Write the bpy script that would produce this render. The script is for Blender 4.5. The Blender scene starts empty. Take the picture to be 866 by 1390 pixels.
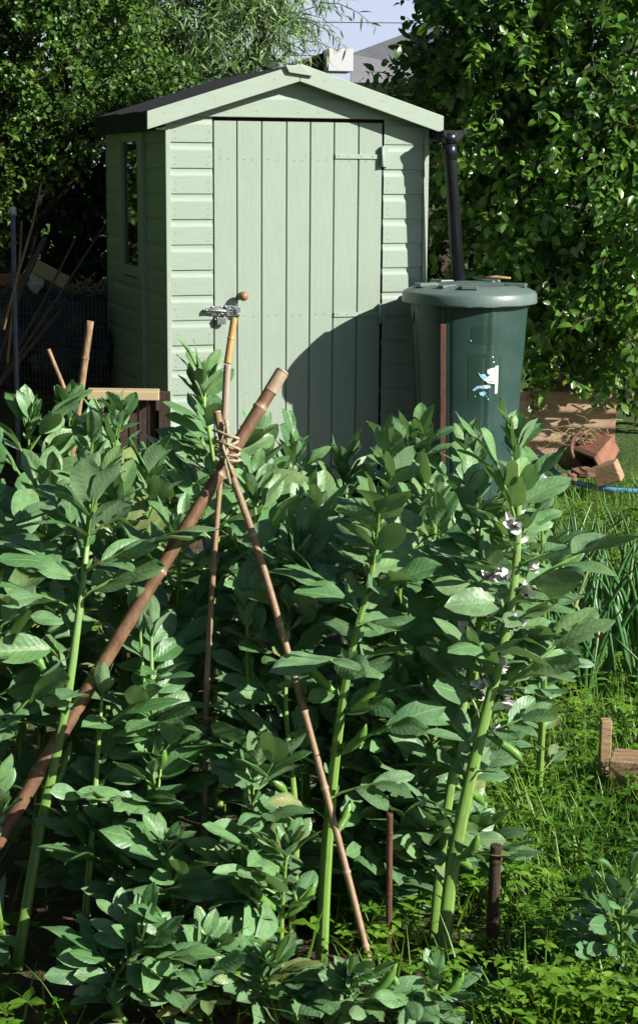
import bpy, math, random
from mathutils import Vector as V, Matrix
from math import sin, cos, pi, radians, atan2, sqrt

SC = bpy.context.scene
COL = SC.collection
UP = V((0, 0, 1))

# ------------------------------------------------------------------ camera
F, PITCH, ROLL = 2300.0, 0.181595, 0.006847
CAMZ = 1.55
cp, sp, cr, sr = cos(PITCH), sin(PITCH), cos(ROLL), sin(ROLL)
FWD = V((0, cp, -sp)); UP0 = V((0, sp, cp)); RT0 = V((1, 0, 0))
RT = RT0 * cr + UP0 * sr
UPV = UP0 * cr - RT0 * sr
CAM = V((0, 0, CAMZ))


def ray(px, py):
    return FWD + RT * ((px - 433) / F) - UPV * ((py - 650) / F)


def at(px, py, y):
    r = ray(px, py)
    return CAM + r * (y / r.y)


def atz(px, py, z):
    r = ray(px, py)
    return CAM + r * ((z - CAMZ) / r.z)


cd = bpy.data.cameras.new('camera')
cam = bpy.data.objects.new('camera', cd)
COL.objects.link(cam)
cam.matrix_world = Matrix(((RT.x, UPV.x, -FWD.x, 0), (RT.y, UPV.y, -FWD.y, 0), (RT.z, UPV.z, -FWD.z, CAMZ), (0, 0, 0, 1)))
cd.sensor_fit = 'VERTICAL'; cd.sensor_height = 24
cd.lens = F * 24 / 1390
cd.shift_y = -45 / 1390
cd.clip_start = 0.05; cd.clip_end = 2000
SC.camera = cam

# ------------------------------------------------------------------ shed frame
PSI = 0.322983
EX = V((cos(PSI), sin(PSI), 0)); EY = V((-sin(PSI), cos(PSI), 0))
ORG = V((-0.698, 7.774, 0))

# ------------------------------------------------------------------ light
sun_dir = (EX * 1.0 - EY * 1.0 + UP * 0.77).normalized()
world = bpy.data.worlds.new('World'); SC.world = world; world.use_nodes = True
nt = world.node_tree
sky = nt.nodes.new('ShaderNodeTexSky'); sky.sky_type = 'NISHITA'; sky.sun_disc = False
sky.sun_elevation = math.asin(sun_dir.z); sky.sun_rotation = atan2(sun_dir.x, sun_dir.y)
sky.dust_density = 0.6; sky.air_density = 0.75
bg = nt.nodes['Background']; bg.inputs['Strength'].default_value = 0.05
# pale hazy cloud low in the northern sky, opposite the sun
gco = nt.nodes.new('ShaderNodeTexCoord'); gsx = nt.nodes.new('ShaderNodeSeparateXYZ'); nt.links.new(gco.outputs['Generated'], gsx.inputs[0])
mr = nt.nodes.new('ShaderNodeMapRange'); mr.interpolation_type = 'SMOOTHSTEP'; nt.links.new(gsx.outputs[2], mr.inputs[0])
mr.inputs[1].default_value = 0.14; mr.inputs[2].default_value = 0.34; mr.inputs[3].default_value = 1; mr.inputs[4].default_value = 0
mr2 = nt.nodes.new('ShaderNodeMapRange'); mr2.interpolation_type = 'SMOOTHSTEP'; nt.links.new(gsx.outputs[1], mr2.inputs[0])
mr2.inputs[1].default_value = 0.55; mr2.inputs[2].default_value = 0.9
mm = nt.nodes.new('ShaderNodeMath'); mm.operation = 'MULTIPLY'; nt.links.new(mr.outputs[0], mm.inputs[0]); nt.links.new(mr2.outputs[0], mm.inputs[1])
mxn = nt.nodes.new('ShaderNodeMix'); mxn.data_type = 'RGBA'; nt.links.new(mm.outputs[0], mxn.inputs[0]); nt.links.new(sky.outputs[0], mxn.inputs[6])
mxn.inputs[7].default_value = (6.6, 7.4, 9.4, 1)
nt.links.new(mxn.outputs[2], bg.inputs[0])
sl = bpy.data.lights.new('sun', 'SUN'); sl.energy = 5.0; sl.angle = radians(0.53); sl.color = (1.0, 0.955, 0.88)
so = bpy.data.objects.new('sun', sl); COL.objects.link(so)
so.rotation_euler = sun_dir.to_track_quat('Z', 'Y').to_euler()
so.location = (6, -5, 8)
SC.view_settings.view_transform = 'Standard'; SC.view_settings.look = 'None'
SC.view_settings.gamma = 1; SC.view_settings.use_curve_mapping = False
SC.view_settings.exposure = 0.95
SC.cycles.max_bounces = 7; SC.cycles.diffuse_bounces = 2; SC.cycles.transmission_bounces = 4; SC.cycles.transparent_max_bounces = 6


# ------------------------------------------------------------------ mesh builder
class MB:
    def __init__(s):
        s.v = []; s.f = []; s.uv = []; s.t = []; s.mi = []; s.sm = []

    def add(s, pts, faces, uvs=None, tone=(0.5, 0, 0), mi=0, smooth=True):
        o = len(s.v)
        s.v += [tuple(p) for p in pts]
        s.uv += uvs if uvs else [(0.5, 0.5)] * len(pts)
        s.t += [tone] * len(pts) if not isinstance(tone, list) else tone
        for f in faces:
            s.f.append(tuple(i + o for i in f)); s.mi.append(mi); s.sm.append(smooth)
        return s

    def build(s, name, mats, parent=None, M=None, bevel=0):
        me = bpy.data.meshes.new(name)
        v = s.v if M is None else [tuple(M @ V(p)) for p in s.v]
        me.from_pydata(v, [], s.f)
        if not isinstance(mats, (list, tuple)): mats = [mats]
        for m in mats: me.materials.append(m)
        me.polygons.foreach_set('material_index', s.mi)
        me.polygons.foreach_set('use_smooth', s.sm)
        uvl = me.uv_layers.new(name='UVMap')
        li = [0] * len(me.loops); me.loops.foreach_get('vertex_index', li)
        flat = []
        for i in li: flat += s.uv[i]
        uvl.data.foreach_set('uv', flat)
        ca = me.attributes.new('tone', 'FLOAT_COLOR', 'POINT')
        fl = []
        for t in s.t: fl += [t[0], t[1], t[2], 1]
        ca.data.foreach_set('color', fl)
        me.update()
        o = bpy.data.objects.new(name, me); COL.objects.link(o)
        if parent: o.parent = parent
        if bevel:
            b = o.modifiers.new('bevel', 'BEVEL'); b.width = bevel; b.segments = 2; b.limit_method = 'ANGLE'
        return o

    # box given centre, half axes vectors
    def box(s, c, ax, ay, az, tone=(0.5, 0, 0), mi=0):
        p = []
        for k in (-1, 1):
            for j in (-1, 1):
                for i in (-1, 1): p.append(c + ax * i + ay * j + az * k)
        # orient the faces outwards
        fs = [(0, 2, 3, 1), (4, 5, 7, 6), (0, 1, 5, 4), (2, 6, 7, 3), (0, 4, 6, 2), (1, 3, 7, 5)]
        if ax.cross(ay).dot(az) < 0: fs = [tuple(reversed(f)) for f in fs]
        s.add(p, fs, None, tone, mi, False)
        return s

    def bx(s, x0, x1, y0, y1, z0, z1, tone=(0.5, 0, 0), mi=0):
        return s.box(V(((x0 + x1) / 2, (y0 + y1) / 2, (z0 + z1) / 2)), V((abs(x1 - x0) / 2, 0, 0)), V((0, abs(y1 - y0) / 2, 0)), V((0, 0, abs(z1 - z0) / 2)), tone, mi)

    def tube(s, pts, rad, n=8, cap=True, tone=(0.5, 0, 0), mi=0, square=0.0, twist=0.0):
        pts = [V(p) for p in pts]; m = len(pts)
        if not isinstance(rad, (list, tuple)): rad = [rad] * m
        P = []; U = []
        t0 = (pts[1] - pts[0]).normalized()
        a = t0.orthogonal().normalized() if abs(t0.z) < 0.99 else V((1, 0, 0))
        a = (a - t0 * a.dot(t0)).normalized()
        L = 0
        for i in range(m):
            t = (pts[min(i + 1, m - 1)] - pts[max(i - 1, 0)]).normalized()
            a = (a - t * a.dot(t)).normalized(); b = t.cross(a)
            if i: L += (pts[i] - pts[i - 1]).length
            for k in range(n):
                g = 2 * pi * k / n + twist * L
                r = rad[i] * (1 + square * (cos(4 * 2 * pi * k / n)))
                P.append(pts[i] + a * (cos(g) * r) + b * (sin(g) * r)); U.append((k / n, L))
        Fc = []
        for i in range(m - 1):
            for k in range(n):
                k2 = (k + 1) % n
                Fc.append((i * n + k, i * n + k2, (i + 1) * n + k2, (i + 1) * n + k))
        s.add(P, Fc, U, tone, mi, True)
        if cap:
            o = len(s.v) - m * n
            s.f.append(tuple(o + k for k in reversed(range(n)))); s.mi.append(mi); s.sm.append(False)
            s.f.append(tuple(o + (m - 1) * n + k for k in range(n))); s.mi.append(mi); s.sm.append(False)
        return s

    def lathe(s, prof, c=V((0, 0, 0)), n=32, rfun=None, tone=(0.5, 0, 0), mi=0, smooth=True):
        P = []; Fc = []; m = len(prof)
        for r, z in prof:
            for k in range(n):
                g = 2 * pi * k / n
                q = r * (rfun(g, z) if rfun else 1)
                P.append(c + V((cos(g) * q, sin(g) * q, z)))
        for i in range(m - 1):
            for k in range(n):
                k2 = (k + 1) % n
                Fc.append((i * n + k, i * n + k2, (i + 1) * n + k2, (i + 1) * n + k))
        s.add(P, Fc, None, tone, mi, smooth)
        return s

    def blob(s, c, rx, ry, rz, seed=0, amp=0.25, nu=18, nv=12, tone=(0.5, 0, 0), mi=0, fr=3.0, smooth=True):
        from mathutils import noise
        P = []; Fc = []
        for j in range(nv + 1):
            th = pi * j / nv
            for i in range(nu):
                ph = 2 * pi * i / nu
                d = V((sin(th) * cos(ph), sin(th) * sin(ph), cos(th)))
                k = 1 + amp * noise.noise(d * fr + V((seed * 7.1, seed * 3.3, 0))) + amp * 0.5 * noise.noise(d * fr * 2.7 + V((seed, 0, 9)))
                P.append(c + V((d.x * rx, d.y * ry, d.z * rz)) * k)
        for j in range(nv):
            for i in range(nu):
                i2 = (i + 1) % nu
                Fc.append((j * nu + i, (j + 1) * nu + i, (j + 1) * nu + i2, j * nu + i2))
        s.add(P, Fc, None, tone, mi, smooth)
        return s

    # a small leaf: nseg rows, folded on its midrib
    def leaf(s, base, d, nrm, L, W, fold=0.25, bend=0.25, tone=(0.5, 0, 0), n=3, mi=0, prof=0.85):
        d = d.normalized(); sd = d.cross(nrm)
        if sd.length < 1e-4: sd = d.orthogonal()
        sd.normalize(); nn = sd.cross(d)
        P = [base]; U = [(0.5, 0)]
        for j in range(1, n):
            v = j / n
            w = W * 0.5 * sin(pi * v ** prof)
            mid = base + d * (L * v) - nn * (bend * L * v * v)
            P += [mid - sd * w + nn * (fold * w), mid, mid + sd * w + nn * (fold * w)]
            U += [(0, v), (0.5, v), (1, v)]
        P.append(base + d * (L * 0.97) - nn * (bend * L)); U.append((0.5, 1))
        T = len(P) - 1
        Fc = [(0, 2, 1), (0, 3, 2)]
        for j in range(n - 2):
            a = 1 + j * 3
            Fc += [(a, a + 1, a + 4, a + 3), (a + 1, a + 2, a + 5, a + 4)]
        a = 1 + (n - 2) * 3
        Fc += [(a, a + 1, T), (a + 1, a + 2, T)]
        s.add(P, Fc, U, tone, mi, True)
        return s

    # broad bean leaflet: a finely gridded blade
    def leaflet(s, base, d, nrm, L, W, rng, fold=0.22, bend=0.2, tone=(0.5, 0, 0), mi=0, curl=0.0, dmg=0):
        d = d.normalized(); sd = d.cross(nrm)
        if sd.length < 1e-4: sd = d.orthogonal()
        sd.normalize(); nn = sd.cross(d)
        NU, NV = 6, 8
        ph = rng.uniform(0, 6.28); ph2 = rng.uniform(0, 6.28); wav = rng.uniform(0.02, 0.07) * W; skew = rng.uniform(-0.12, 0.12)
        f1 = fold + rng.uniform(-0.1, 0.15); f2 = fold + rng.uniform(-0.1, 0.15); tw = rng.uniform(-0.5, 0.5)
        P = []; U = []
        for j in range(NV + 1):
            v = j / NV
            w = W * 0.5 * (max(0, sin(pi * min(1, (v * 0.985 + 0.015)) ** 1.10)) ** 0.60)
            if j == NV: w = W * 0.015
            if j == 0: w = W * 0.04
            cv = d * (L * (v - bend * bend * 0.3 * v * v)) - nn * (bend * L * v * v) + sd * (skew * L * v * v * 0.5)
            ct, st = cos(tw * v), sin(tw * v)
            sdt = sd * ct + nn * st; nnt = nn * ct - sd * st
            for i in range(NU + 1):
                u = i / NU * 2 - 1
                ff = f1 if u < 0 else f2
                au = abs(u)
                z = ff * au * w - curl * (au ** 3) * w + wav * sin(ph + v * 9 + (3 if u > 0 else 0)) * au * au + 0.02 * W * sin(ph2 + u * 7) * sin(v * 11)
                P.append(base + cv + sdt * (u * w) + nnt * z); U.append((u * 0.5 + 0.5, v))
        Fc = []
        r = NU + 1
        for j in range(NV):
            for i in range(NU):
                if dmg and (i in (0, NU - 1) or (dmg > 1 and rng.random() < 0.4)) and rng.random() < 0.28: continue
                Fc.append((j * r + i, j * r + i + 1, (j + 1) * r + i + 1, (j + 1) * r + i))
        s.add(P, Fc, U, tone, mi, True)
        return s


def empty(name, loc, label, cat, group=None, rz=0):
    o = bpy.data.objects.new(name, None); COL.objects.link(o)
    o.empty_display_size = 0.1
    o.location = loc; o.rotation_euler = (0, 0, rz)
    tag(o, label, cat, group)
    return o


def tag(o, label, cat, group=None, kind=None):
    if label: o['label'] = label
    if cat: o['category'] = cat
    if group: o['group'] = group
    if kind: o['kind'] = kind
    return o


def inv(o):
    return (Matrix.Translation(o.location) @ o.rotation_euler.to_matrix().to_4x4()).inverted()


# ------------------------------------------------------------------ materials
class N:
    def __init__(s, name):
        s.m = bpy.data.materials.new(name); s.m.use_nodes = True
        s.t = s.m.node_tree; s.t.nodes.clear()
        s.out = s.n('ShaderNodeOutputMaterial')

    def n(s, typ, **kw):
        x = s.t.nodes.new(typ)
        for k, v in kw.items(): setattr(x, k, v)
        return x

    def l(s, a, b): s.t.links.new(a, b)

    def set(s, sock, v):
        if hasattr(v, 'is_output') or isinstance(v, bpy.types.NodeSocket): s.l(v, sock)
        else: sock.default_value = v

    def mix(s, fac, a, b, mode='MIX'):
        x = s.n('ShaderNodeMix', data_type='RGBA', blend_type=mode)
        s.set(x.inputs[0], fac); s.set(x.inputs[6], a if not isinstance(a, tuple) else (*a, 1)); s.set(x.inputs[7], b if not isinstance(b, tuple) else (*b, 1))
        return x.outputs[2]

    def math(s, op, a, b=0.0, c=0.0, clamp=False):
        x = s.n('ShaderNodeMath', operation=op); x.use_clamp = clamp
        s.set(x.inputs[0], a); s.set(x.inputs[1], b); s.set(x.inputs[2], c)
        return x.outputs[0]

    def ramp(s, fac, p0, p1, a=0.0, b=1.0):
        x = s.n('ShaderNodeMapRange'); x.clamp = True
        s.set(x.inputs[0], fac); x.inputs[1].default_value = p0; x.inputs[2].default_value = p1; x.inputs[3].default_value = a; x.inputs[4].default_value = b
        return x.outputs[0]

    def coord(s, which='Object', scale=(1, 1, 1)):
        c = s.n('ShaderNodeTexCoord'); mp = s.n('ShaderNodeMapping'); mp.inputs['Scale'].default_value = scale
        s.l(c.outputs[which], mp.inputs[0])
        return mp.outputs[0]

    def noise(s, vec, scale, detail=4, rough=0.55, dist=0.0):
        x = s.n('ShaderNodeTexNoise'); s.l(vec, x.inputs['Vector'])
        x.inputs['Scale'].default_value = scale; x.inputs['Detail'].default_value = detail; x.inputs['Roughness'].default_value = rough; x.inputs['Distortion'].default_value = dist
        return x.outputs['Fac']

    def bump(s, h, st=0.3, dist=0.01):
        x = s.n('ShaderNodeBump'); x.inputs['Strength'].default_value = st; x.inputs['Distance'].default_value = dist
        s.l(h, x.inputs['Height']); return x.outputs[0]

    def pbsdf(s, col, rough=0.5, spec=0.5, metal=0.0, nrm=None):
        x = s.n('ShaderNodeBsdfPrincipled')
        s.set(x.inputs['Base Color'], (*col, 1) if isinstance(col, tuple) else col); s.set(x.inputs['Roughness'], rough)
        x.inputs['Specular IOR Level'].default_value = spec; x.inputs['Metallic'].default_value = metal
        if nrm is not None: s.l(nrm, x.inputs['Normal'])
        return x

    def done(s, sh):
        s.l(sh.outputs[0], s.out.inputs[0]); return s.m


def simple(name, col, rough=0.5, spec=0.5, metal=0.0, var=0.25, scale=12, bump=0.1, stretch=(1, 1, 1), col2=None, dist=0.005):
    k = N(name); co = k.coord('Object', stretch)
    nz = k.noise(co, scale, 5, 0.6)
    c2 = col2 if col2 else tuple(c * (1 - var) for c in col)
    c = k.mix(k.ramp(nz, 0.35, 0.65), col, c2)
    fine = k.noise(co, scale * 6, 3)
    return k.done(k.pbsdf(c, k.ramp(nz, 0.3, 0.7, rough * 0.85, min(1, rough * 1.15)), spec, metal, k.bump(fine, bump, dist)))


def leafmat(name, dark, light, vein, back, rough=0.45, spec=0.5, trans=0.22, veinw=0.03, yellow=(0.25, 0.2, 0.04), sheen=0.0, ribs=True):
    k = N(name)
    a = k.n('ShaderNodeAttribute', attribute_name='tone')
    sep = k.n('ShaderNodeSeparateColor'); k.l(a.outputs['Color'], sep.inputs[0])
    uv = k.n('ShaderNodeTexCoord'); su = k.n('ShaderNodeSeparateXYZ'); k.l(uv.outputs['UV'], su.inputs[0])
    base = k.mix(sep.outputs[0], dark, light)
    if ribs: base = k.mix(k.math('MULTIPLY', sep.outputs[2], 0.62), base, (0.205, 0.335, 0.205))
    au = k.math('ABSOLUTE', k.math('SUBTRACT', su.outputs[0], 0.5))
    co = k.coord('Object')
    nz = k.noise(co, 55, 3)
    base = k.mix(k.ramp(nz, 0.35, 0.7, 0, 0.45), base, tuple(c * 0.55 for c in dark))
    if ribs:
        side = k.math('SINE', k.math('MULTIPLY', k.math('SUBTRACT', su.outputs[1], k.math('MULTIPLY', au, 0.5)), 52.0))
        base = k.mix(k.ramp(side, 0.75, 1.0, 0, 0.06), base, vein)
    base = k.mix(k.ramp(au, veinw * 0.4, veinw, 0.75, 0.0), base, vein)
    base = k.mix(k.math('MULTIPLY', sep.outputs[1], k.ramp(k.noise(co, 30, 4), 0.35, 0.6)), base, yellow)
    g = k.n('ShaderNodeNewGeometry')
    base = k.mix(k.math('MULTIPLY', g.outputs['Backfacing'], 0.75), base, back)
    nb = k.noise(co, 140, 2)
    if ribs:
        nb = k.math('ADD', nb, k.math('MULTIPLY', side, 0.13))
    p = k.pbsdf(base, k.ramp(nz, 0.3, 0.7, rough * 0.85, rough * 1.2), spec, 0, k.bump(nb, 0.22, 0.004))
    if sheen:
        p.inputs['Sheen Weight'].default_value = sheen; p.inputs['Sheen Roughness'].default_value = 0.5
    tr = k.n('ShaderNodeBsdfTranslucent'); k.l(k.mix(0.55, base, (0.16, 0.30, 0.02)), tr.inputs[0])
    ms = k.n('ShaderNodeMixShader'); ms.inputs[0].default_value = trans
    k.l(p.outputs[0], ms.inputs[1]); k.l(tr.outputs[0], ms.inputs[2])
    return k.done(ms)


def paint(name, col, grain=(1, 1, 1)):
    k = N(name); co = k.coord('Object', grain)
    a = k.n('ShaderNodeAttribute', attribute_name='tone'); sep = k.n('ShaderNodeSeparateColor'); k.l(a.outputs['Color'], sep.inputs[0])
    nz = k.noise(co, 9, 5, 0.65)
    fine = k.noise(co, 60, 4, 0.6)
    o2 = k.coord('Object'); big = k.noise(o2, 3.5, 4)
    c = k.mix(k.ramp(nz, 0.3, 0.75), tuple(x * 0.93 for x in col), tuple(min(1, x * 1.06) for x in col))
    c = k.mix(k.math('MULTIPLY', k.ramp(fine, 0.58, 0.74), 0.22), c, tuple(x * 0.62 for x in col))
    c = k.mix(k.ramp(big, 0.45, 0.75, 0, 0.22), c, (col[0] * 0.92, col[1] * 0.86, col[2] * 0.78))
    c = k.mix(k.math('MULTIPLY', k.math('SUBTRACT', 0.5, sep.outputs[0]), 0.5, 0, True), c, (0.2, 0.25, 0.18))
    vo = k.n('ShaderNodeTexVoronoi'); k.l(o2, vo.inputs['Vector']); vo.inputs['Scale'].default_value = 11
    c = k.mix(k.ramp(vo.outputs['Distance'], 0.03, 0.09, 0.30, 0), c, tuple(x * 0.55 for x in col))
    return k.done(k.pbsdf(c, 0.5, 0.4, 0, k.bump(k.math('ADD', fine, k.math('MULTIPLY', nz, 0.6)), 0.28, 0.004)))


GREEN = (0.278, 0.346, 0.280)
M_board = paint('painted_shiplap', GREEN, (1.2, 1.2, 14))
M_plank = paint('painted_plank', (0.270, 0.338, 0.272), (14, 14, 1.0))
M_trim = paint('painted_trim', (0.290, 0.358, 0.290), (2, 2, 9))
M_felt = simple('roof_felt', (0.030, 0.030, 0.034), 0.9, 0.3, 0, 0.5, 90, 0.7, dist=0.004)
M_nail = simple('nail_head', (0.15, 0.185, 0.15), 0.5, 0.4)
M_pvc = simple('black_plastic', (0.012, 0.012, 0.018), 0.30, 0.5, 0, 0.3, 8, 0.03)
M_steel = simple('bright_steel', (0.62, 0.63, 0.65), 0.28, 0.5, 1.0, 0.35, 60, 0.1)
M_butt = simple('dark_green_plastic', (0.018, 0.048, 0.040), 0.36, 0.5, 0, 0.4, 5, 0.1, col2=(0.030, 0.062, 0.056))
M_lid = simple('dusty_green_lid', (0.088, 0.142, 0.128), 0.38, 0.5, 0, 0.3, 7, 0.15, col2=(0.120, 0.158, 0.145))
M_white = simple('torn_paper', (0.75, 0.78, 0.8), 0.7, 0.3, 0, 0.15, 60, 0.1)
M_bluep = simple('blue_print', (0.30, 0.55, 0.72), 0.6, 0.3, 0, 0.25, 60, 0.1)
M_patch = simple('label_ghost', (0.014, 0.052, 0.034), 0.5, 0.4, 0, 0.3, 20, 0.05)
M_stake = simple('brown_stake_wood', (0.13, 0.058, 0.036), 0.7, 0.3, 0, 0.4, 20, 0.4, (6, 6, 1))
M_bamboo = simple('weathered_bamboo', (0.235, 0.135, 0.080), 0.42, 0.5, 0, 0.55, 16, 0.25, (3, 3, 1.2), col2=(0.075, 0.036, 0.022))
M_bambooend = simple('pale_bamboo', (0.40, 0.30, 0.21), 0.55, 0.4, 0, 0.3, 30, 0.2)
M_cane = simple('thin_cane', (0.36, 0.235, 0.140), 0.5, 0.4, 0, 0.35, 22, 0.2, (4, 4, 1), col2=(0.22, 0.13, 0.075))
M_canegrey = simple('grey_cane', (0.36, 0.29, 0.22), 0.6, 0.3, 0, 0.3, 25, 0.2, (4, 4, 1))
M_caneyel = simple('yellow_cane', (0.45, 0.27, 0.085), 0.42, 0.5, 0, 0.25, 25, 0.1, (4, 4, 1))
def canemat(name, c1, c2, cn, rough, scale, stretch):
    k = N(name); a = k.n('ShaderNodeAttribute', attribute_name='tone'); sep = k.n('ShaderNodeSeparateColor'); k.l(a.outputs['Color'], sep.inputs[0])
    co = k.coord('Object', stretch); nz = k.noise(co, scale, 5, 0.65); big = k.noise(k.coord('Object'), 5, 3); fine = k.noise(co, scale * 5, 3)
    c = k.mix(k.ramp(nz, 0.33, 0.66), c1, c2)
    c = k.mix(k.ramp(big, 0.4, 0.65, 0, 0.6), c, tuple(0.5 * (x + y) * 0.7 for x, y in zip(c1, c2)))
    c = k.mix(k.ramp(fine, 0.55, 0.7, 0, 0.35), c, (0.05, 0.04, 0.03))
    c = k.mix(k.math('MULTIPLY', sep.outputs[1], 0.8), c, cn)
    return k.done(k.pbsdf(c, rough, 0.4, 0, k.bump(fine, 0.25, 0.003)))


M_bamboo = canemat('weathered_bamboo', (0.235, 0.138, 0.075), (0.105, 0.052, 0.028), (0.33, 0.225, 0.14), 0.45, 16, (3, 3, 1.2))
M_cane = canemat('thin_cane', (0.33, 0.225, 0.125), (0.19, 0.115, 0.065), (0.38, 0.28, 0.18), 0.5, 22, (4, 4, 1))
M_ball = simple('wooden_ball', (0.33, 0.17, 0.095), 0.5, 0.4, 0, 0.3, 40, 0.2)
M_twine = simple('twine', (0.55, 0.46, 0.30), 0.9, 0.2, 0, 0.4, 150, 0.6)
M_stick = simple('dry_stick', (0.33, 0.22, 0.12), 0.75, 0.3, 0, 0.5, 25, 0.4, (4, 4, 1))
M_darkstick = simple('dark_stick', (0.11, 0.085, 0.07), 0.8, 0.3, 0, 0.4, 25, 0.4)
M_palepine = simple('pale_sawn_wood', (0.42, 0.35, 0.21), 0.7, 0.3, 0, 0.35, 14, 0.3, (1, 8, 8), col2=(0.42, 0.31, 0.15))
M_oldwood = simple('old_brown_wood', (0.060, 0.036, 0.025), 0.8, 0.3, 0, 0.5, 14, 0.5, (8, 8, 1))
M_sleeper = simple('weathered_board', (0.40, 0.27, 0.15), 0.75, 0.3, 0, 0.5, 10, 0.5, (1.2, 8, 8), col2=(0.22, 0.14, 0.08))
M_terra = simple('terracotta', (0.29, 0.135, 0.082), 0.8, 0.3, 0, 0.35, 14, 0.3)
M_terradark = simple('mossy_terracotta', (0.20, 0.115, 0.075), 0.85, 0.3, 0, 0.5, 10, 0.3)
M_corr = simple('rusty_corrugated_sheet', (0.46, 0.33, 0.22), 0.65, 0.4, 0, 0.45, 4, 0.3, col2=(0.27, 0.16, 0.10))
M_hose = simple('blue_hose', (0.12, 0.36, 0.66), 0.38, 0.5, 0, 0.25, 30, 0.05)
M_teal = simple('teal_plastic', (0.02, 0.36, 0.30), 0.35, 0.5)
M_greyfit = simple('grey_connector', (0.38, 0.40, 0.46), 0.4, 0.5)
M_sack = simple('black_sack', (0.040, 0.040, 0.048), 0.20, 0.8, 0, 0.2, 18, 0.9, dist=0.02)
M_pole = simple('blue_grey_pole', (0.12, 0.145, 0.19), 0.5, 0.5, 0, 0.3, 20, 0.1)
M_poletip = simple('pale_cap', (0.55, 0.52, 0.50), 0.6, 0.3)
M_wire = simple('galvanised_wire', (0.10, 0.105, 0.12), 0.4, 0.5, 0.3)
M_navy = simple('navy_plastic', (0.006, 0.008, 0.016), 0.5, 0.4)
M_straw = simple('dry_straw', (0.42, 0.32, 0.18), 0.8, 0.2)
M_bark = simple('bark', (0.085, 0.062, 0.045), 0.9, 0.2, 0, 0.5, 18, 0.8, (3, 3, 1), dist=0.01)
M_barkgrey = simple('grey_bark', (0.16, 0.135, 0.105), 0.85, 0.2, 0, 0.5, 18, 0.8, (3, 3, 1), dist=0.01)
M_wallr = simple('render_wall', (0.50, 0.49, 0.47), 0.9, 0.2, 0, 0.1, 6, 0.2)
M_housebrick = simple('dark_brick', (0.10, 0.065, 0.05), 0.9, 0.2, 0, 0.4, 20, 0.3)
M_whitepvc = simple('white_box_end', (0.42, 0.42, 0.44), 0.45, 0.4, 0, 0.06, 6, 0.02)
M_slate = simple('grey_roof_covering', (0.26, 0.265, 0.275), 0.85, 0.3, 0, 0.4, 45, 0.5)
M_darkroof = simple('dark_roof_edge', (0.035, 0.035, 0.04), 0.8, 0.3)
M_stemnode = None
M_fruit = simple('green_pear_skin', (0.22, 0.30, 0.06), 0.45, 0.4, 0, 0.2, 40, 0.05)

M_bean = leafmat('broad_bean_leaf', (0.056, 0.165, 0.046), (0.195, 0.360, 0.145), (0.22, 0.36, 0.13), (0.165, 0.265, 0.140), 0.42, 0.45, 0.24, 0.03, (0.26, 0.24, 0.07))
M_pear = leafmat('pear_leaf', (0.036, 0.120, 0.012), (0.175, 0.350, 0.038), (0.10, 0.17, 0.04), (0.10, 0.16, 0.065), 0.30, 0.5, 0.22, 0.05, (0.30, 0.22, 0.02), ribs=False)
M_hedge = leafmat('hedge_leaf', (0.028, 0.095, 0.010), (0.125, 0.250, 0.030), (0.08, 0.14, 0.04), (0.08, 0.14, 0.05), 0.42, 0.4, 0.22, 0.05, ribs=False)
M_shadeleaf = leafmat('shade_toned_leaf', (0.010, 0.028, 0.006), (0.030, 0.065, 0.014), (0.03, 0.06, 0.02), (0.03, 0.06, 0.02), 0.5, 0.3, 0.1, 0.05, ribs=False)  # gloom of the background foliage is put into this leaf colour
M_willow = leafmat('willow_leaf', (0.075, 0.190, 0.032), (0.25, 0.40, 0.13), (0.16, 0.24, 0.10), (0.24, 0.32, 0.20), 0.4, 0.4, 0.25, 0.08, ribs=False)
M_grass = leafmat('grass_blade', (0.046, 0.140, 0.012), (0.205, 0.385, 0.034), (0.19, 0.36, 0.05), (0.12, 0.25, 0.03), 0.42, 0.4, 0.34, 0.08, ribs=False)
M_onion = leafmat('onion_leaf', (0.040, 0.130, 0.040), (0.085, 0.220, 0.060), (0.07, 0.17, 0.05), (0.05, 0.13, 0.04), 0.38, 0.5, 0.10, 0.05, (0.4, 0.35, 0.12), ribs=False)


def stemmat():
    k = N('bean_stem')
    a = k.n('ShaderNodeAttribute', attribute_name='tone'); sep = k.n('ShaderNodeSeparateColor'); k.l(a.outputs['Color'], sep.inputs[0])
    uv = k.n('ShaderNodeTexCoord'); su = k.n('ShaderNodeSeparateXYZ'); k.l(uv.outputs['UV'], su.inputs[0])
    st = k.math('SINE', k.math('MULTIPLY', su.outputs[0], 8 * pi))
    co = k.coord('Object', (4, 4, 1)); nz = k.noise(co, 18, 4)
    c = k.mix(sep.outputs[0], (0.090, 0.200, 0.030), (0.24, 0.37, 0.085))
    c = k.mix(k.ramp(st, -0.2, 0.9, 0, 0.75), c, (0.060, 0.150, 0.022))
    c = k.mix(k.ramp(nz, 0.52, 0.72, 0, 0.6), c, (0.10, 0.12, 0.035))
    return k.done(k.pbsdf(c, 0.42, 0.4, 0, k.bump(nz, 0.25, 0.003)))


M_stem = stemmat()
M_pod = simple('bean_pod', (0.115, 0.25, 0.040), 0.38, 0.4, 0, 0.3, 40, 0.2)


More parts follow.
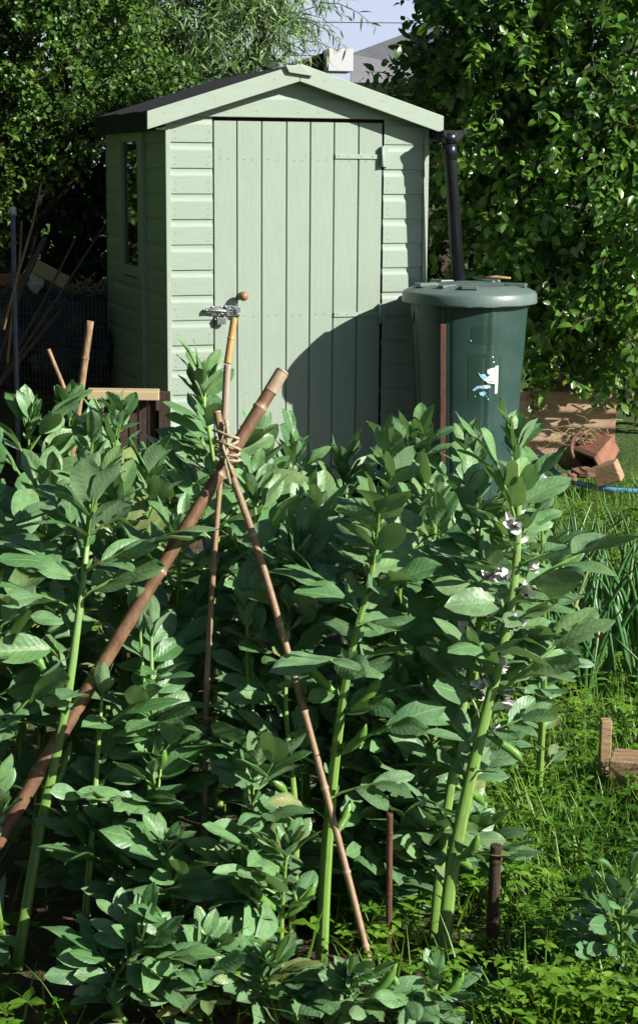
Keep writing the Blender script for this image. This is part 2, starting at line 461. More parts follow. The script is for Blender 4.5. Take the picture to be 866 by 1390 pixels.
def flowermat():
    k = N('bean_flower')
    a = k.n('ShaderNodeAttribute', attribute_name='tone'); sep = k.n('ShaderNodeSeparateColor'); k.l(a.outputs['Color'], sep.inputs[0])
    uv = k.n('ShaderNodeTexCoord'); su = k.n('ShaderNodeSeparateXYZ'); k.l(uv.outputs['UV'], su.inputs[0])
    c = k.mix(sep.outputs[1], (0.78, 0.72, 0.72), (0.02, 0.012, 0.018))
    c = k.mix(k.ramp(su.outputs[1], 0.0, 0.35, 0.7, 0), c, (0.30, 0.16, 0.20))
    return k.done(k.pbsdf(c, 0.55, 0.3))


M_flower = flowermat()


def groundmat():
    k = N('garden_soil'); co = k.coord('Object')
    a = k.noise(co, 0.9, 6, 0.6); b = k.noise(co, 14, 6, 0.7); c = k.noise(co, 70, 4)
    soil = k.mix(k.ramp(b, 0.35, 0.65), (0.045, 0.031, 0.020), (0.115, 0.080, 0.052))
    gr = k.mix(k.ramp(c, 0.35, 0.65), (0.030, 0.075, 0.012), (0.080, 0.150, 0.025))
    s = k.n('ShaderNodeSeparateXYZ'); k.l(co, s.inputs[0])
    far = k.math('MAXIMUM', k.ramp(s.outputs[1], 10.5, 13), k.math('MULTIPLY', k.ramp(s.outputs[0], 0.35, 0.8), k.ramp(b, 0.3, 0.55, 0.35, 0.95)))
    m = k.math('MAXIMUM', k.math('MULTIPLY', k.ramp(a, 0.5, 0.62), 0.75), far)
    col = k.mix(m, soil, gr)
    return k.done(k.pbsdf(col, 0.95, 0.2, 0, k.bump(k.math('ADD', b, k.math('MULTIPLY', c, 0.4)), 0.9, 0.03)))


M_ground = groundmat()

# ------------------------------------------------------------------ ground
from mathutils import noise as mnoise
g = MB()
xs = [-600, -150, -40, -12, -6] + [-3.5 + i * 0.12 for i in range(59)] + [6, 12, 40, 150, 600]
ys = [-300, -60, -10, 0, 1.5] + [2.2 + i * 0.12 for i in range(80)] + [14, 20, 40, 120, 400, 1500]
P = []
for y in ys:
    for x in xs:
        z = 0.0
        if -3.6 < x < 3.7 and 2.1 < y < 11.8:
            z = 0.035 * mnoise.noise(V((x * 2.3, y * 2.3, 0))) + 0.015 * mnoise.noise(V((x * 8, y * 8, 3))) - 0.01
        P.append((x, y, z))
nx = len(xs)
Fc = [(j * nx + i, j * nx + i + 1, (j + 1) * nx + i + 1, (j + 1) * nx + i) for j in range(len(ys) - 1) for i in range(nx - 1)]
g.add(P, Fc)
tag(g.build('ground', M_ground), None, None, None, 'structure')


# ------------------------------------------------------------------ garden shed
B = 0.115; Z0 = 1.6587; W = 1.2665; D = 1.353
SL = 0.315
PX = 0.605                                            # ridge position along the front
ROOFB = 1.712 + SL * (PX + 0.103)                     # lower edge of the bargeboard at the ridge
shed = empty('garden_shed', ORG, 'pale green painted wooden shed with pitched felt roof and plank door', 'shed', None, PSI)


def board_profile(z1, z0):
    # (depth, z) from the top of a shiplap board to its lower lip
    h = z1 - z0
    return [(0.0065, z1), (0.0060, z1 - 0.11 * h), (0.0050, z1 - 0.17 * h), (0.0028, z1 - 0.22 * h), (0.0007, z1 - 0.27 * h), (0.0, z1 - 0.31 * h), (0.0, z0 + 0.003), (0.0015, z0 + 0.0005), (0.0100, z0 + 0.0004)]


rs = random.Random(5)


def boards(mb, lims, zt, zb, conv, depth0=0.0):
    # lims(z) -> start, end along the wall; conv(along, depth, z) -> point
    k = -3
    while True:
        z1 = Z0 - k * B; z0 = z1 - B
        k += 1
        if z0 >= zt - 0.012: continue
        if z1 <= zb: break
        tone = (rs.uniform(0.38, 0.62), 0, 0)
        pr = [(d, z) for d, z in board_profile(z1, z0)]
        off = rs.uniform(-0.0008, 0.0008)
        P = []; U = []
        for d, z in pr:
            zc = min(z, zt)
            a, b = lims(zc)
            P += [conv(a, d + off + depth0, zc), conv(b, d + off + depth0, zc)]
        Fc = [(2 * i, 2 * i + 2, 2 * i + 3, 2 * i + 1) for i in range(len(pr) - 1)]
        mb.add(P, Fc, None, tone, 0, False)


fc = lambda a, d, z: V((a, d, z))
sc_ = lambda a, d, z: V((d, a, z))


def nails(mb, pts, conv, r=0.0024, mi=1):
    for a, z in pts:
        c = conv(a, -0.001, z)
        P = [c]
        for i in range(6):
            g = i * pi / 3
            P.append(conv(a + cos(g) * r, -0.0012, z + sin(g) * r))
        mb.add(P, [(0, i + 1, (i + 1) % 6 + 1) for i in range(6)], None, (0.5, 0, 0), mi, False)


# front left and right panels
w = MB(); boards(w, lambda z: (0.021, 0.2165), 1.7737, 0.05, fc)
nails(w, [(a + rs.uniform(-.003, .003), Z0 - k * B + dz) for k in range(0, 13) for a in (0.04, 0.195) for dz in (0.018, 0.05)], fc)
w.build('front_wall', [M_board, M_nail], shed)
w = MB(); boards(w, lambda z: (1.047, 1.2455), 1.7737, 0.05, fc)
nails(w, [(a + rs.uniform(-.003, .003), Z0 - k * B + dz) for k in range(0, 13) for a in (1.066, 1.222) for dz in (0.018, 0.05)], fc)
w.build('front_wall', [M_board, M_nail], shed)
roof_under = lambda x: ROOFB + 0.02 - SL * abs(x - PX)
w = MB()


def gl(z):
    dx = max(0.002, (ROOFB + 0.035 - z) / SL)
    return (max(0.0, PX - dx), min(W, PX + dx))


boards(w, gl, 1.985, Z0 + B + 0.02, lambda a, d, z: V((a, d - 0.012, z)))
nails(w, [(a, z) for a in (0.42, 0.62, 0.80) for z in (1.80,)] + [(0.28, 1.795), (0.95, 1.795)], lambda a, d, z: V((a, d - 0.012, z)))
w.build('gable', [M_board, M_nail], shed)
# side walls (the left one is seen), back wall
w = MB()
boards(w, lambda z: (0.021, 0.425), 1.742, 0.05, lambda a, d, z: V((d, a, z)))
boards(w, lambda z: (0.985, D), 1.742, 1.01, lambda a, d, z: V((d, a, z)))
boards(w, lambda z: (0.505, D), 1.0087, 0.05, lambda a, d, z: V((d, a, z)))
w.build('side_wall', M_board, shed)
w = MB(); boards(w, lambda z: (0.02, D), 1.742, 0.05, lambda a, d, z: V((W - d, a, z)))
w.build('side_wall', M_board, shed)
w = MB(); boards(w, lambda z: (0.0, W), 1.742, 0.05, lambda a, d, z: V((a, D + 0.02 - d, z))); w.build('rear_wall', M_board, shed)
# floor, and unseen lining added to block light leaking through the shed
w = MB(); w.bx(0.05, W - 0.05, D - 0.03, D - 0.01, 0.05, 1.72); w.bx(0.05, W - 0.05, 0.047, 0.057, 0.05, 1.72); w.bx(0.20, 1.07, 0.047, 0.057, 1.721, 1.805)
w.bx(0.026, W - 0.026, 0.03, D - 0.01, 0.03, 0.06); w.build('floor_and_light_lining', M_oldwood, shed)
# corner trims, joint strip
w = MB(); w.bx(-0.004, 0.0195, -0.006, 0.0205, 0.03, 1.765); w.build('corner_trim', M_trim, shed, None, 0.003)
w = MB(); w.bx(1.247, W + 0.006, -0.006, 0.02, 0.03, 1.755); w.build('corner_trim', M_trim, shed, None, 0.003)
w = MB(); w.bx(-0.020, 0.018, 0.432, 0.470, 0.03, 1.742); w.bx(-0.006, 0.018, 0.472, 0.503, 0.03, 1.742); w.build('joint_strip', M_trim, shed, None, 0.003)
# window in the left wall
wf = MB()
wf.bx(-0.012, 0.03, 0.505, 0.560, 1.012, 1.742); wf.bx(-0.012, 0.03, 0.935, 0.983, 1.012, 1.742)
wf.bx(-0.010, 0.03, 0.561, 0.934, 1.668, 1.740); wf.bx(-0.010, 0.03, 0.561, 0.934, 1.015, 1.066)
win = wf.build('window', M_trim, shed, None, 0.003)
k = N('window_glass'); gl_ = k.pbsdf((0.012, 0.016, 0.014), 0.03, 0.9); M_glass = k.done(gl_)
w = MB(); w.bx(0.006, 0.012, 0.560, 0.935, 1.066, 1.668); w.build('pane', M_glass, win)
# door
dr = MB()
edges = [0.2195, 0.331, 0.449, 0.569, 0.684, 0.800, 0.921, 1.0415]
for i in range(7):
    a, b = edges[i] + 0.0016, edges[i + 1] - 0.0016
    t = (rs.uniform(0.36, 0.64), 0, 0)
    c = 0.004; y0 = 0.006 + rs.uniform(-0.0012, 0.0012); zt = 1.757
    P = [V((a, y0 + c, .06)), V((a + c, y0, .06)), V((b - c, y0, .06)), V((b, y0 + c, .06)), V((b, .03, .06)), V((a, .03, .06))]
    P += [V((p.x, p.y, zt)) for p in P]
    dr.add(P, [(j, (j + 1) % 6, (j + 1) % 6 + 6, j + 6) for j in range(6)] + [(6, 7, 8, 9, 10, 11)], None, t, 0, False)
dr.bx(0.223, 1.038, 0.031, 0.045, 0.07, 1.75)
nails(dr, [(edges[i] + o + rs.uniform(-.004, .004), z + rs.uniform(-.004, .004)) for i in range(7) for o in (0.036, 0.076) for z in (1.585, 0.868)], lambda a, d, z: V((a, d + 0.0035, z)))
door = dr.build('door', [M_plank, M_nail], shed)
for z in (1.603, 0.866):
    h = MB(); h.bx(0.806, 1.030, -0.0015, 0.0045, z - 0.010, z + 0.010); h.bx(1.030, 1.062, -0.014, 0.003, z - 0.047, z + 0.047)
    h.tube([V((1.034, -0.016, z - 0.045)), V((1.034, -0.016, z + 0.045))], 0.006, 8)
    nails(h, [(a, z) for a in (0.82, 0.87, 0.93, 0.99)], lambda a, d, zz: V((a, d - 0.0015, zz)), 0.003)
    h.build('hinge', [M_trim, M_nail], door)
lt = MB()
zc = 0.896
lt.bx(0.268, 0.345, -0.004, 0.003, zc - 0.026, zc + 0.026)
lt.bx(0.205, 0.262, -0.006, -0.002, zc - 0.022, zc + 0.022)
lt.tube([V((0.178, -0.017, zc + .004)), V((0.30, -0.017, zc - .004))], 0.0105, 12)
lt.tube([V((0.176, -0.017, zc + .004)), V((0.180, -0.017, zc + .004))], 0.013, 12)
lt.bx(0.272, 0.286, -0.030, -0.004, zc - 0.018, zc + 0.018); lt.bx(0.318, 0.332, -0.028, -0.004, zc - 0.020, zc + 0.016)
lt.tube([V((0.300, -0.02, zc)), V((0.300, -0.04, zc + .015)), V((0.296, -0.045, zc + .022))], 0.006, 8)
for a in (0.338, 0.345 - 0.07, 0.214, 0.254):
    for dz in (-0.017, 0.017):
        lt.tube([V((a, -0.004, zc + dz)), V((a, -0.0085, zc + dz))], 0.004, 8)
la = lt.build('latch', M_steel, door, None, 0.001)
pd = MB()
pd.tube([V((0.248 + 0.016 * cos(g), -0.016 - 0.004 * sin(g), zc - 0.030 + 0.020 * sin(g))) for g in [i * pi / 8 for i in range(9)]], 0.0032, 8)
pd.bx(0.228, 0.270, -0.026, -0.009, zc - 0.062, zc - 0.030)
pd.build('padlock', M_steel, la, None, 0.003)
kn = MB(); rr_ = ray(331, 402); tt_ = ((ORG - EY * 0.042) - CAM).dot(EY) / rr_.dot(EY); kc = inv(shed) @ (CAM + rr_ * tt_)
kn.tube([V((kc.x, 0.006, kc.z)), V((kc.x, -0.004, kc.z)), V((kc.x, -0.005, kc.z)), V((kc.x, -0.03, kc.z))], [0.016, 0.015, 0.009, 0.009], 14)
kn.lathe([(0.0225 * sin(pi * i / 14), -0.0225 * cos(pi * i / 14)) for i in range(15)], kc, 24)
kn.build('knob', M_ball, door)
# bargeboards
for sgn in (-1, 1):
    xe = -0.103 if sgn < 0 else 1.312
    ze = ROOFB - SL * abs(xe - PX)
    T = 0.079
    x0 = PX + sgn * 0.001
    P = []
    for y in (-0.082, -0.062):
        P += [V((x0, y, ROOFB)), V((xe, y, ze)), V((xe, y, ze + T)), V((x0, y, ROOFB + T))]
    fs = [(0, 1, 2, 3), (7, 6, 5, 4), (0, 4, 5, 1), (1, 5, 6, 2), (2, 6, 7, 3), (3, 7, 4, 0)]
    if sgn > 0: fs = [tuple(reversed(f)) for f in fs]
    bb = MB(); bb.add(P, fs, None, (0.55, 0, 0), 0, False)
    nails(bb, [(PX + sgn * d, ROOFB - SL * d + 0.045) for d in (0.12, 0.40, 0.63)], lambda a, d, z: V((a, d - 0.082, z)))
    bb.build('bargeboard', [M_trim, M_nail], shed, None, 0.002)
fl = MB()
poly = [(0.530, 2.004), (0.612, 2.006), (0.664, 1.958), (0.548, 1.972)]
P = [V((x, -0.0855, z)) for x, z in poly] + [V((x, -0.100, z)) for x, z in poly]
fl.add(P, [(0, 1, 2, 3), (7, 6, 5, 4)] + [(i, i + 4, (i + 1) % 4 + 4, (i + 1) % 4) for i in range(4)], None, (0.5, 0, 0), 0, False)
fl.build('apex_plate', M_trim, shed, None, 0.002)
# roof
rf = MB()
for sgn in (-1, 1):
    xe = -0.066 if sgn < 0 else 1.300
    zr = ROOFB + 0.0795; ze = zr - SL * abs(xe - PX)
    n = 10
    P = []
    for i in range(n + 1):
        y = -0.0615 + (1.335 + 0.0615) * i / n
        j = 0.003 * sin(i * 2.3) + 0.002 * rs.uniform(-1, 1)
        for (x, z) in ((PX, zr), (PX + (xe - PX) * 0.5, (zr + ze) / 2 + j * 0.5), (xe, ze + j)):
            P.append(V((x, y, z - 0.003)))
    fs = []
    for i in range(n):
        for m in range(2): fs.append((i * 3 + m, i * 3 + m + 1, (i + 1) * 3 + m + 1, (i + 1) * 3 + m))
    rf.add(P, fs, None, (0.5, 0, 0), 0, False)
    o = len(P)
    P2 = [p - UP * 0.016 for p in P]
    rf.add(P2, [tuple(reversed(f)) for f in fs], None, (0.5, 0, 0), 0, False)
    rf.add([P[0], P[1], P[2], P2[2], P2[1], P2[0]], [(0, 1, 4, 5), (1, 2, 3, 4)], None, (0.5, 0, 0), 0, False)
    rf.add([P[-1], P[-2], P[-3], P2[-3], P2[-2], P2[-1]], [(0, 1, 4, 5), (1, 2, 3, 4)], None, (0.5, 0, 0), 0, False)
    E1 = [P[i * 3 + 2] for i in range(n + 1)]
    E2 = [p - UP * (0.084 + 0.005 * sin(i * 1.7)) + V((-sgn * 0.004, 0, 0)) for i, p in enumerate(E1)]
    rf.add(E1 + E2, [(i, i + 1, n + 1 + i + 1, n + 1 + i) for i in range(n)], None, (0.5, 0, 0), 0, False)
rf.build('roof', M_felt, shed)
w = MB()
w.bx(-0.046, -0.012, -0.050, 1.33, 1.712, 1.732); w.bx(-0.058, -0.046, -0.058, 1.33, 1.712, 1.785)
w.build('eaves_board', M_darkroof, shed)
w = MB(); w.bx(W + 0.012, 1.288, -0.050, 1.33, 1.702, 1.722); w.build('eaves_board', M_darkroof, shed)
# gutter with downpipe into the water butt
gt = MB()
gx, gz = 1.335, 1.722; R = 0.048
n = 12
P = []
for y in (-0.150, 1.42):
    for rr in (R, R - 0.004):
        for i in range(n + 1):
            a = pi + pi * i / n
            P.append(V((gx + cos(a) * rr, y, gz + sin(a) * rr)))
m = n + 1
fs = []
for i in range(n):
    fs += [(i, i + 1, 2 * m + i + 1, 2 * m + i), (m + i + 1, m + i, 3 * m + i, 3 * m + i + 1), (i, m + i, m + i + 1, i + 1)]
gt.add(P, fs, None, (0.5, 0, 0), 0, True)
gut = gt.build('gutter', M_pvc, shed)
ec = MB()
P = [V((gx + cos(pi + pi * i / n) * 0.053, y, gz + 0.003 + sin(pi + pi * i / n) * 0.053)) for y in (-0.156, -0.125) for i in range(n + 1)]
ec.add(P, [tuple(range(m))] + [tuple(reversed(range(m, 2 * m)))] + [(i, m + i, m + i + 1, i + 1) for i in range(n)] + [(n, m + n, m, 0)], None, (0.5, 0, 0), 0, False)
ec.bx(gx + 0.045, gx + 0.062, -0.158, -0.12, gz - 0.012, gz + 0.012)
ec.build('end_cap', M_pvc, gut)
Minv = inv(shed)
ptop = V((gx - 0.012, -0.128, gz - 0.052))
rr_ = ray(622.5, 388); tt_ = ((ORG - EY * 0.150) - CAM).dot(EY) / rr_.dot(EY); pbot = Minv @ (CAM + rr_ * tt_)
dp = MB()
dv = (pbot - ptop)
dp.tube([ptop + UP * 0.02, ptop, ptop + dv], 0.0305, 20)
dp.tube([ptop + dv * 0.001, ptop + dv * 0.12], 0.034, 20)
dp.tube([ptop + UP * 0.045, ptop + UP * -0.004], 0.038, 20)
dp.build('downpipe', M_pvc, shed)

# ------------------------------------------------------------------ water butt
bc = at(637, 395, 7.87); bc = V((bc.x, bc.y, 0))
butt = empty('water_butt', bc, 'dark green plastic water butt with grey green lid and torn white label', 'water butt')
ang0 = atan2(-bc.y, -bc.x)                              # one flat panel looks at the viewer side


def octr(gang, z):
    a = (gang - ang0 + pi / 8) % (pi / 4) - pi / 8
    r = cos(pi / 8) / cos(a)
    e = (pi / 8 - abs(a))
    r = 1 - 0.6 * (1 - min(r, 0.985))
    groove = 0.016 * math.exp(-((e - 0.07) / 0.028) ** 2)
    return r - groove


BT = 0.281
bd = MB()
prof = [(0.215, 0.02), (0.218, 0.06), (0.232, 0.12)] + [(0.232 + (BT - 0.232) * i / 12, 0.12 + (0.90 - 0.12) * i / 12) for i in range(1, 13)] + [(BT + 0.003, 0.97)]
bd.lathe(prof, V((0, 0, 0)), 192, octr)
bd.lathe([(0.001, 0.02), (0.215, 0.02)], V((0, 0, 0)), 192)
bd.build('body', M_butt, butt)
ld = MB()
ld.lathe([(0.290, 0.940), (0.309, 0.941), (0.3125, 0.946), (0.3105, 0.984), (0.304, 0.995), (0.272, 1.010), (0.225, 1.024), (0.205, 1.027), (0.195, 1.023), (0.12, 1.032), (0.05, 1.038), (0.001, 1.039)], V((0, 0, 0)), 72)


def block(mb, ang, r0, r1, wdt, z0, h):
    d = V((cos(ang), sin(ang), 0)); s = V((-sin(ang), cos(ang), 0))
    c = d * ((r0 + r1) / 2) + UP * (z0 + h / 2)
    mb.box(c, d * ((r1 - r0) / 2), s * (wdt / 2), UP * (h / 2))


for a in (-2.35, -1.2, 0.2, 1.5, 2.6): block(ld, ang0 + a + 1.2, 0.17, 0.262, 0.075, 1.018, 0.016)
block(ld, ang0 - 0.55, 0.10, 0.25, 0.03, 1.020, 0.012)
ld.build('lid', M_lid, butt, None, 0.004)
tw = MB(); d0 = V((cos(ang0 + 2.6), sin(ang0 + 2.6), 0))
tw.tube([d0 * 0.18 + V((-0.03, 0, 1.045)), d0 * 0.18 + V((0.03, 0.0, 1.050)), d0 * 0.18 + V((0.10, 0.015, 1.044))], [0.006, 0.008, 0.005], 7)
tag(tw.build('twig', M_stick), 'short brown twig lying on top of the water butt lid', 'twig'); bpy.data.objects['twig'].location = bc
# label remains on the panel that faces the viewer
pn = V((cos(ang0), sin(ang0), 0)); pt = V((-pn.y, pn.x, 0))                     # pt points to the right seen from the camera
tilt_ = (BT - 0.232) / 0.78


def lab(px, py, off=0.0012):
    # intersect the ray with the flat panel
    r = ray(px, py); best = None
    t0, t1 = (bc.y - 0.45) / r.y, (bc.y - 0.05) / r.y
    for _ in range(40):
        t = (t0 + t1) / 2; p = CAM + r * t - bc
        rad = (0.232 + tilt_ * (p.z - 0.12)) * octr(atan2(p.y, p.x), p.z)
        if sqrt(p.x * p.x + p.y * p.y) > rad: t0 = t
        else: t1 = t
    return CAM + r * t0 - bc + pn * off


def flat(mb, pts, off, mi=0):
    P = [lab(x, y, off) for x, y in pts] + [lab(x, y, off - 0.0011) for x, y in pts]
    m = len(pts)
    mb.add(P, [tuple(range(m)), tuple(reversed(range(m, 2 * m)))] + [(i, m + i, m + (i + 1) % m, (i + 1) % m) for i in range(m)], None, (0.5, 0, 0), mi, False)


for (x0, y0, x1, y1) in ((635, 481, 681, 545), (640, 443, 677, 467)):
    gh = MB(); P = [lab(x0 + (x1 - x0) * i / 10, y0 + (y1 - y0) * j / 4, 0.0009) for j in range(5) for i in range(11)]
    gh.add(P, [(j * 11 + i, j * 11 + 11 + i, j * 11 + 12 + i, j * 11 + 1 + i) for j in range(4) for i in range(10)])
    gh.build('label_mark', M_patch, butt)
lb = MB(); flat(lb, [(672, 497), (676, 496), (675.5, 520), (674.5, 534), (671, 534), (672, 518)], 0.0030); lb.build('label_scrap', [M_white, M_bluep], butt)
lb = MB(); flat(lb, [(661, 502), (666, 500), (671, 499), (671.5, 518), (664, 517), (655, 516), (660, 512), (665, 509), (661, 507)], 0.0032); lb.build('label_scrap', [M_white, M_bluep], butt)
lb = MB(); flat(lb, [(648, 505), (652, 508), (658, 508), (661, 513), (655, 515), (651, 511)], 0.0034, 1); lb.build('label_scrap', [M_white, M_bluep], butt)
lb = MB(); flat(lb, [(657, 516), (664, 518), (671, 519), (671, 521), (662, 520)], 0.0036); lb.build('label_scrap', [M_white, M_bluep], butt)
lb = MB(); flat(lb, [(641, 529), (647, 524), (656, 523), (664, 523), (666, 526), (659, 528), (650, 527), (642, 531)], 0.0032, 1); lb.build('label_scrap', [M_white, M_bluep], butt)
lb = MB(); flat(lb, [(655, 523), (664, 522.5), (666, 526), (659, 527.5)], 0.0038); lb.build('label_scrap', [M_white, M_bluep], butt)
lb = MB(); flat(lb, [(650, 533), (657, 531), (660, 534), (656, 538), (651, 536)], 0.0032, 1); lb.build('label_scrap', [M_white, M_bluep], butt)
lb = MB(); flat(lb, [(662, 540), (663, 543), (661.5, 542.5)], 0.0032); lb.build('label_scrap', [M_white, M_bluep], butt)
lb = MB(); flat(lb, [(644, 537), (645.5, 538), (644, 539)], 0.0032); lb.build('label_scrap', [M_white, M_bluep], butt)
for x, y, q in ((662, 478, .9), (669, 484.5, 1.1), (670, 491.5, 1.4), (639, 462.5, 1.2), (660, 538, 1)):
    lb = MB(); flat(lb, [(x - q, y), (x, y - q), (x + q, y), (x, y + q)], 0.0030); lb.build('label_scrap', [M_white, M_bluep], butt)
# handle recess cap on the left upper body
hb = MB(); hb.tube([V((0.2705 * cos(ang0 - 1.17), 0.2705 * sin(ang0 - 1.17), 0.90)), V((0.266 * cos(ang0 - 1.17), 0.266 * sin(ang0 - 1.17), 0.85))], 0.012, 10)
hb.build('side_lug', M_butt, butt)

# slim brown stake standing in front of the water butt
st = MB(); a = at(601, 440, 7.05); b_ = at(602, 655, 7.05)
b_ = V((b_.x, b_.y, -0.02))
st.box((a + b_) / 2, V((0.0115, 0, 0)), V((0, 0.0115, 0)), (a - b_) / 2)
tag(st.build('garden_stake', M_stake, None, None, 0.002), 'slim square reddish brown stake upright in front of the water butt', 'stake')


# ------------------------------------------------------------------ canes
def cane(name, pts, rad, mats, label, cat='cane', group=None, nodes=None, cap=False, segs=14, rough=0.0):
    rng = random.Random(hash(label) % 1000 if False else len(label))
    P = []
    m = len(pts) - 1
    for i in range(segs + 1):
        t = i / segs * m; k_ = min(int(t), m - 1); u = t - k_
        p0 = pts[max(k_ - 1, 0)]; p1 = pts[k_]; p2 = pts[k_ + 1]; p3 = pts[min(k_ + 2, m)]
        q = 0.5 * ((2 * p1) + (p2 - p0) * u + (2 * p0 - 5 * p1 + 4 * p2 - p3) * u * u + (3 * p1 - p0 - 3 * p2 + p3) * u ** 3)
        P.append(q)
    return P


def cane_mesh(P, r0, r1, nodes, swell=1.22, n=12):
    # resample finely and add swollen nodes
    L = [0]
    for i in range(1, len(P)): L.append(L[-1] + (P[i] - P[i - 1]).length)
    T = L[-1]
    ss = sorted(set([i * T / 40 for i in range(41)] + [max(0, min(T, nd * T + o)) for nd in nodes for o in (-r0 * 0.9, -r0 * 0.45, -r0 * 0.15, 0, r0 * 0.2, r0 * 0.5, r0)]))
    pts = []; rad = []
    for s_ in ss:
        i = 0
        while i < len(L) - 2 and L[i + 1] < s_: i += 1
        u = (s_ - L[i]) / (L[i + 1] - L[i]); p = P[i].lerp(P[i + 1], u)
        r = r0 + (r1 - r0) * s_ / T
        for nd in nodes:
            e = (s_ - nd * T) / (r0 * 0.28)
            r *= 1 + (swell - 1) * math.exp(-e * e)
        pts.append(p); rad.append(r)
    mb = MB(); mb.tube(pts, rad, n)
    tl = []
    for s_ in ss:
        e = min([abs(s_ - nd * T) / (r0 * 0.55) for nd in nodes] + [9])
        tl += [(0.5, math.exp(-e * e), 0)] * n
    mb.t = tl
    return mb


LASHY = 3.60
# thick bamboo pole
bt = at(383, 505, 3.48); bb_ = at(-92, 1296, 3.10)
root = empty('bamboo_pole', V((bb_.x, bb_.y, 0)), 'thick brown bamboo pole slanting from lower left to the twine knot', 'bamboo pole')
P = cane('x', [bt, bt.lerp(bb_, 0.5) + V((0, 0, 0.012)), bb_], 0, None, 'x')
o = cane_mesh(P, 0.0134, 0.0152, [0.065, 0.185, 0.355, 0.53, 0.70, 0.86], 1.2, 16).build('culm', M_bamboo, root, inv(root))
e = MB(); dv = (bt - bb_).normalized()
e.tube([bt - dv * 0.001, bt + dv * 0.004], [0.0143, 0.0122], 16); e.tube([bt - dv * 0.048, bt - dv * 0.0015], [0.0146, 0.0143], 16, False)
e.build('cut_end', M_bambooend, root, inv(root))
# cane with the wooden ball
root = empty('upright_cane', V((0, 0, 0)), 'upright cane with yellow top length, rising through the twine knot to the door latch', 'cane')
pb = [at(331, 402, 3.50), at(318, 432, 3.50), at(309, 495, 3.48), at(304.5, 575, 3.46), at(300, 640, 3.43), at(290, 770, 3.38), at(281, 930, 3.33), at(278, 1060, 3.30), at(277, 1235, 3.28)]
root.location = (pb[-1].x, pb[-1].y, 0); Mi = inv(root)
cane_mesh(cane('x', pb[3:], 0, None, ''), 0.0056, 0.0070, [0.08, 0.3, 0.45, 0.6, 0.78, .9], 1.2, 10).build('cane', M_cane, root, Mi)
cane_mesh([pb[2], pb[2].lerp(pb[3], 0.5), pb[3] - UP * 0.003], 0.0076, 0.0078, [], 1).build('grey_length', M_canegrey, root, Mi)
cane_mesh([pb[1], pb[2] + UP * 0.002], 0.0072, 0.0080, [0.45], 1.12).build('yellow_length', M_caneyel, root, Mi)
# front slanting cane
pc = [at(295, 560, 3.40), at(311, 632, 3.375), at(352, 752, 3.31), at(410, 955, 3.20), at(462, 1150, 3.10), at(500, 1300, 3.02), at(512, 1352, 2.99)]
mb = cane_mesh(cane('x', pc, 0, None, ''), 0.0078, 0.0066, [0.05, 0.22, 0.38, 0.53, 0.66, 0.8, 0.92], 1.22, 10)
root = empty('slanting_cane', V((pc[-1].x, pc[-1].y, 0)), 'thin brown cane slanting down right from the twine knot to the soil', 'cane')
mb.build('cane', M_cane, root, inv(root))
e = MB(); e.tube([pc[0] - UP * 0.001, pc[0] + (pc[0] - pc[1]).normalized() * 0.003], 0.0080, 10); e.build('cut_end', M_bambooend, root, inv(root))
# twine lashing
tw = MB(); rng = random.Random(3)
cl = at(308, 605, 3.385)
ax = (at(305, 560, 3.40) - at(312, 650, 3.375)).normalized(); sx = ax.orthogonal().normalized(); sy = ax.cross(sx)
for k in range(5):
    pts = []
    ph = rng.uniform(0, 6.28); tl = rng.uniform(-0.35, 0.35)
    for i in range(15):
        g = ph + 2 * pi * i / 14
        rr = 0.0155 + 0.006 * abs(sin(g)) + 0.001 * k % 0.003
        pts.append(cl + sx * cos(g) * rr + sy * sin(g) * rr * 1.3 + ax * (0.030 * cos(g + tl) * tl + (k - 2) * 0.0115 + 0.010 * sin(g)))
    tw.tube(pts, 0.0032, 6, False)
tw.tube([cl + ax * 0.055 + sx * 0.004 - V((0, 0.012, 0)), cl + ax * 0.02 + V((0.006, -0.022, 0)), cl - ax * 0.03 + V((-0.004, -0.022, 0)), cl - ax * 0.075 + V((0.002, -0.016, 0))], 0.0034, 6)
tw.tube([cl + ax * 0.05 + sx * 0.009 - V((0, 0.012, 0)), cl + V((-0.006, -0.024, 0)), cl - ax * 0.04 + V((0.006, -0.022, 0)), cl - ax * 0.060 + V((0.010, -0.014, 0))], 0.0032, 6)
tag(tw.build('twine_lashing', M_twine), 'pale twine knot tying the canes to the bamboo pole', 'twine')
# other stubs and sticks
for (x0, y0, x1, y1, Y, r, mat, lab_) in (
        (529, 1104, 527, 1310, 3.13, 0.0062, M_stake, 'thin brown cane stub upright in front of the bean stems'),
        (673, 1147, 665, 1318, 3.12, 0.0115, M_oldwood, 'thick dark brown stake stub beside the grass in the foreground'),
        (123, 436, 110, 530, 5.75, 0.0125, M_stick, 'light brown cane sticking up above the bean leaves left of shed'),
        (66, 474, 88, 528, 5.9, 0.0075, M_stick, 'thin pale forked stick leaning left above the bean leaves'),
        (249, 566, 262, 620, 5.0, 0.0115, M_oldwood, 'short dark cane leaning against nothing low before the shed corner')):
    a = at(x0, y0, Y); d = at(x1, y1, Y) - a; d = d * ((a.z + 0.02) / -d.z); b_ = a + d
    mb = cane_mesh([a, (a + b_) / 2, b_], r, r * 1.08, [0.12, 0.5, 0.8], 1.15, 8)
    tag(mb.build('cane_stub', mat), lab_.replace('leaning against nothing low before', 'leaning low in front of'), 'cane')


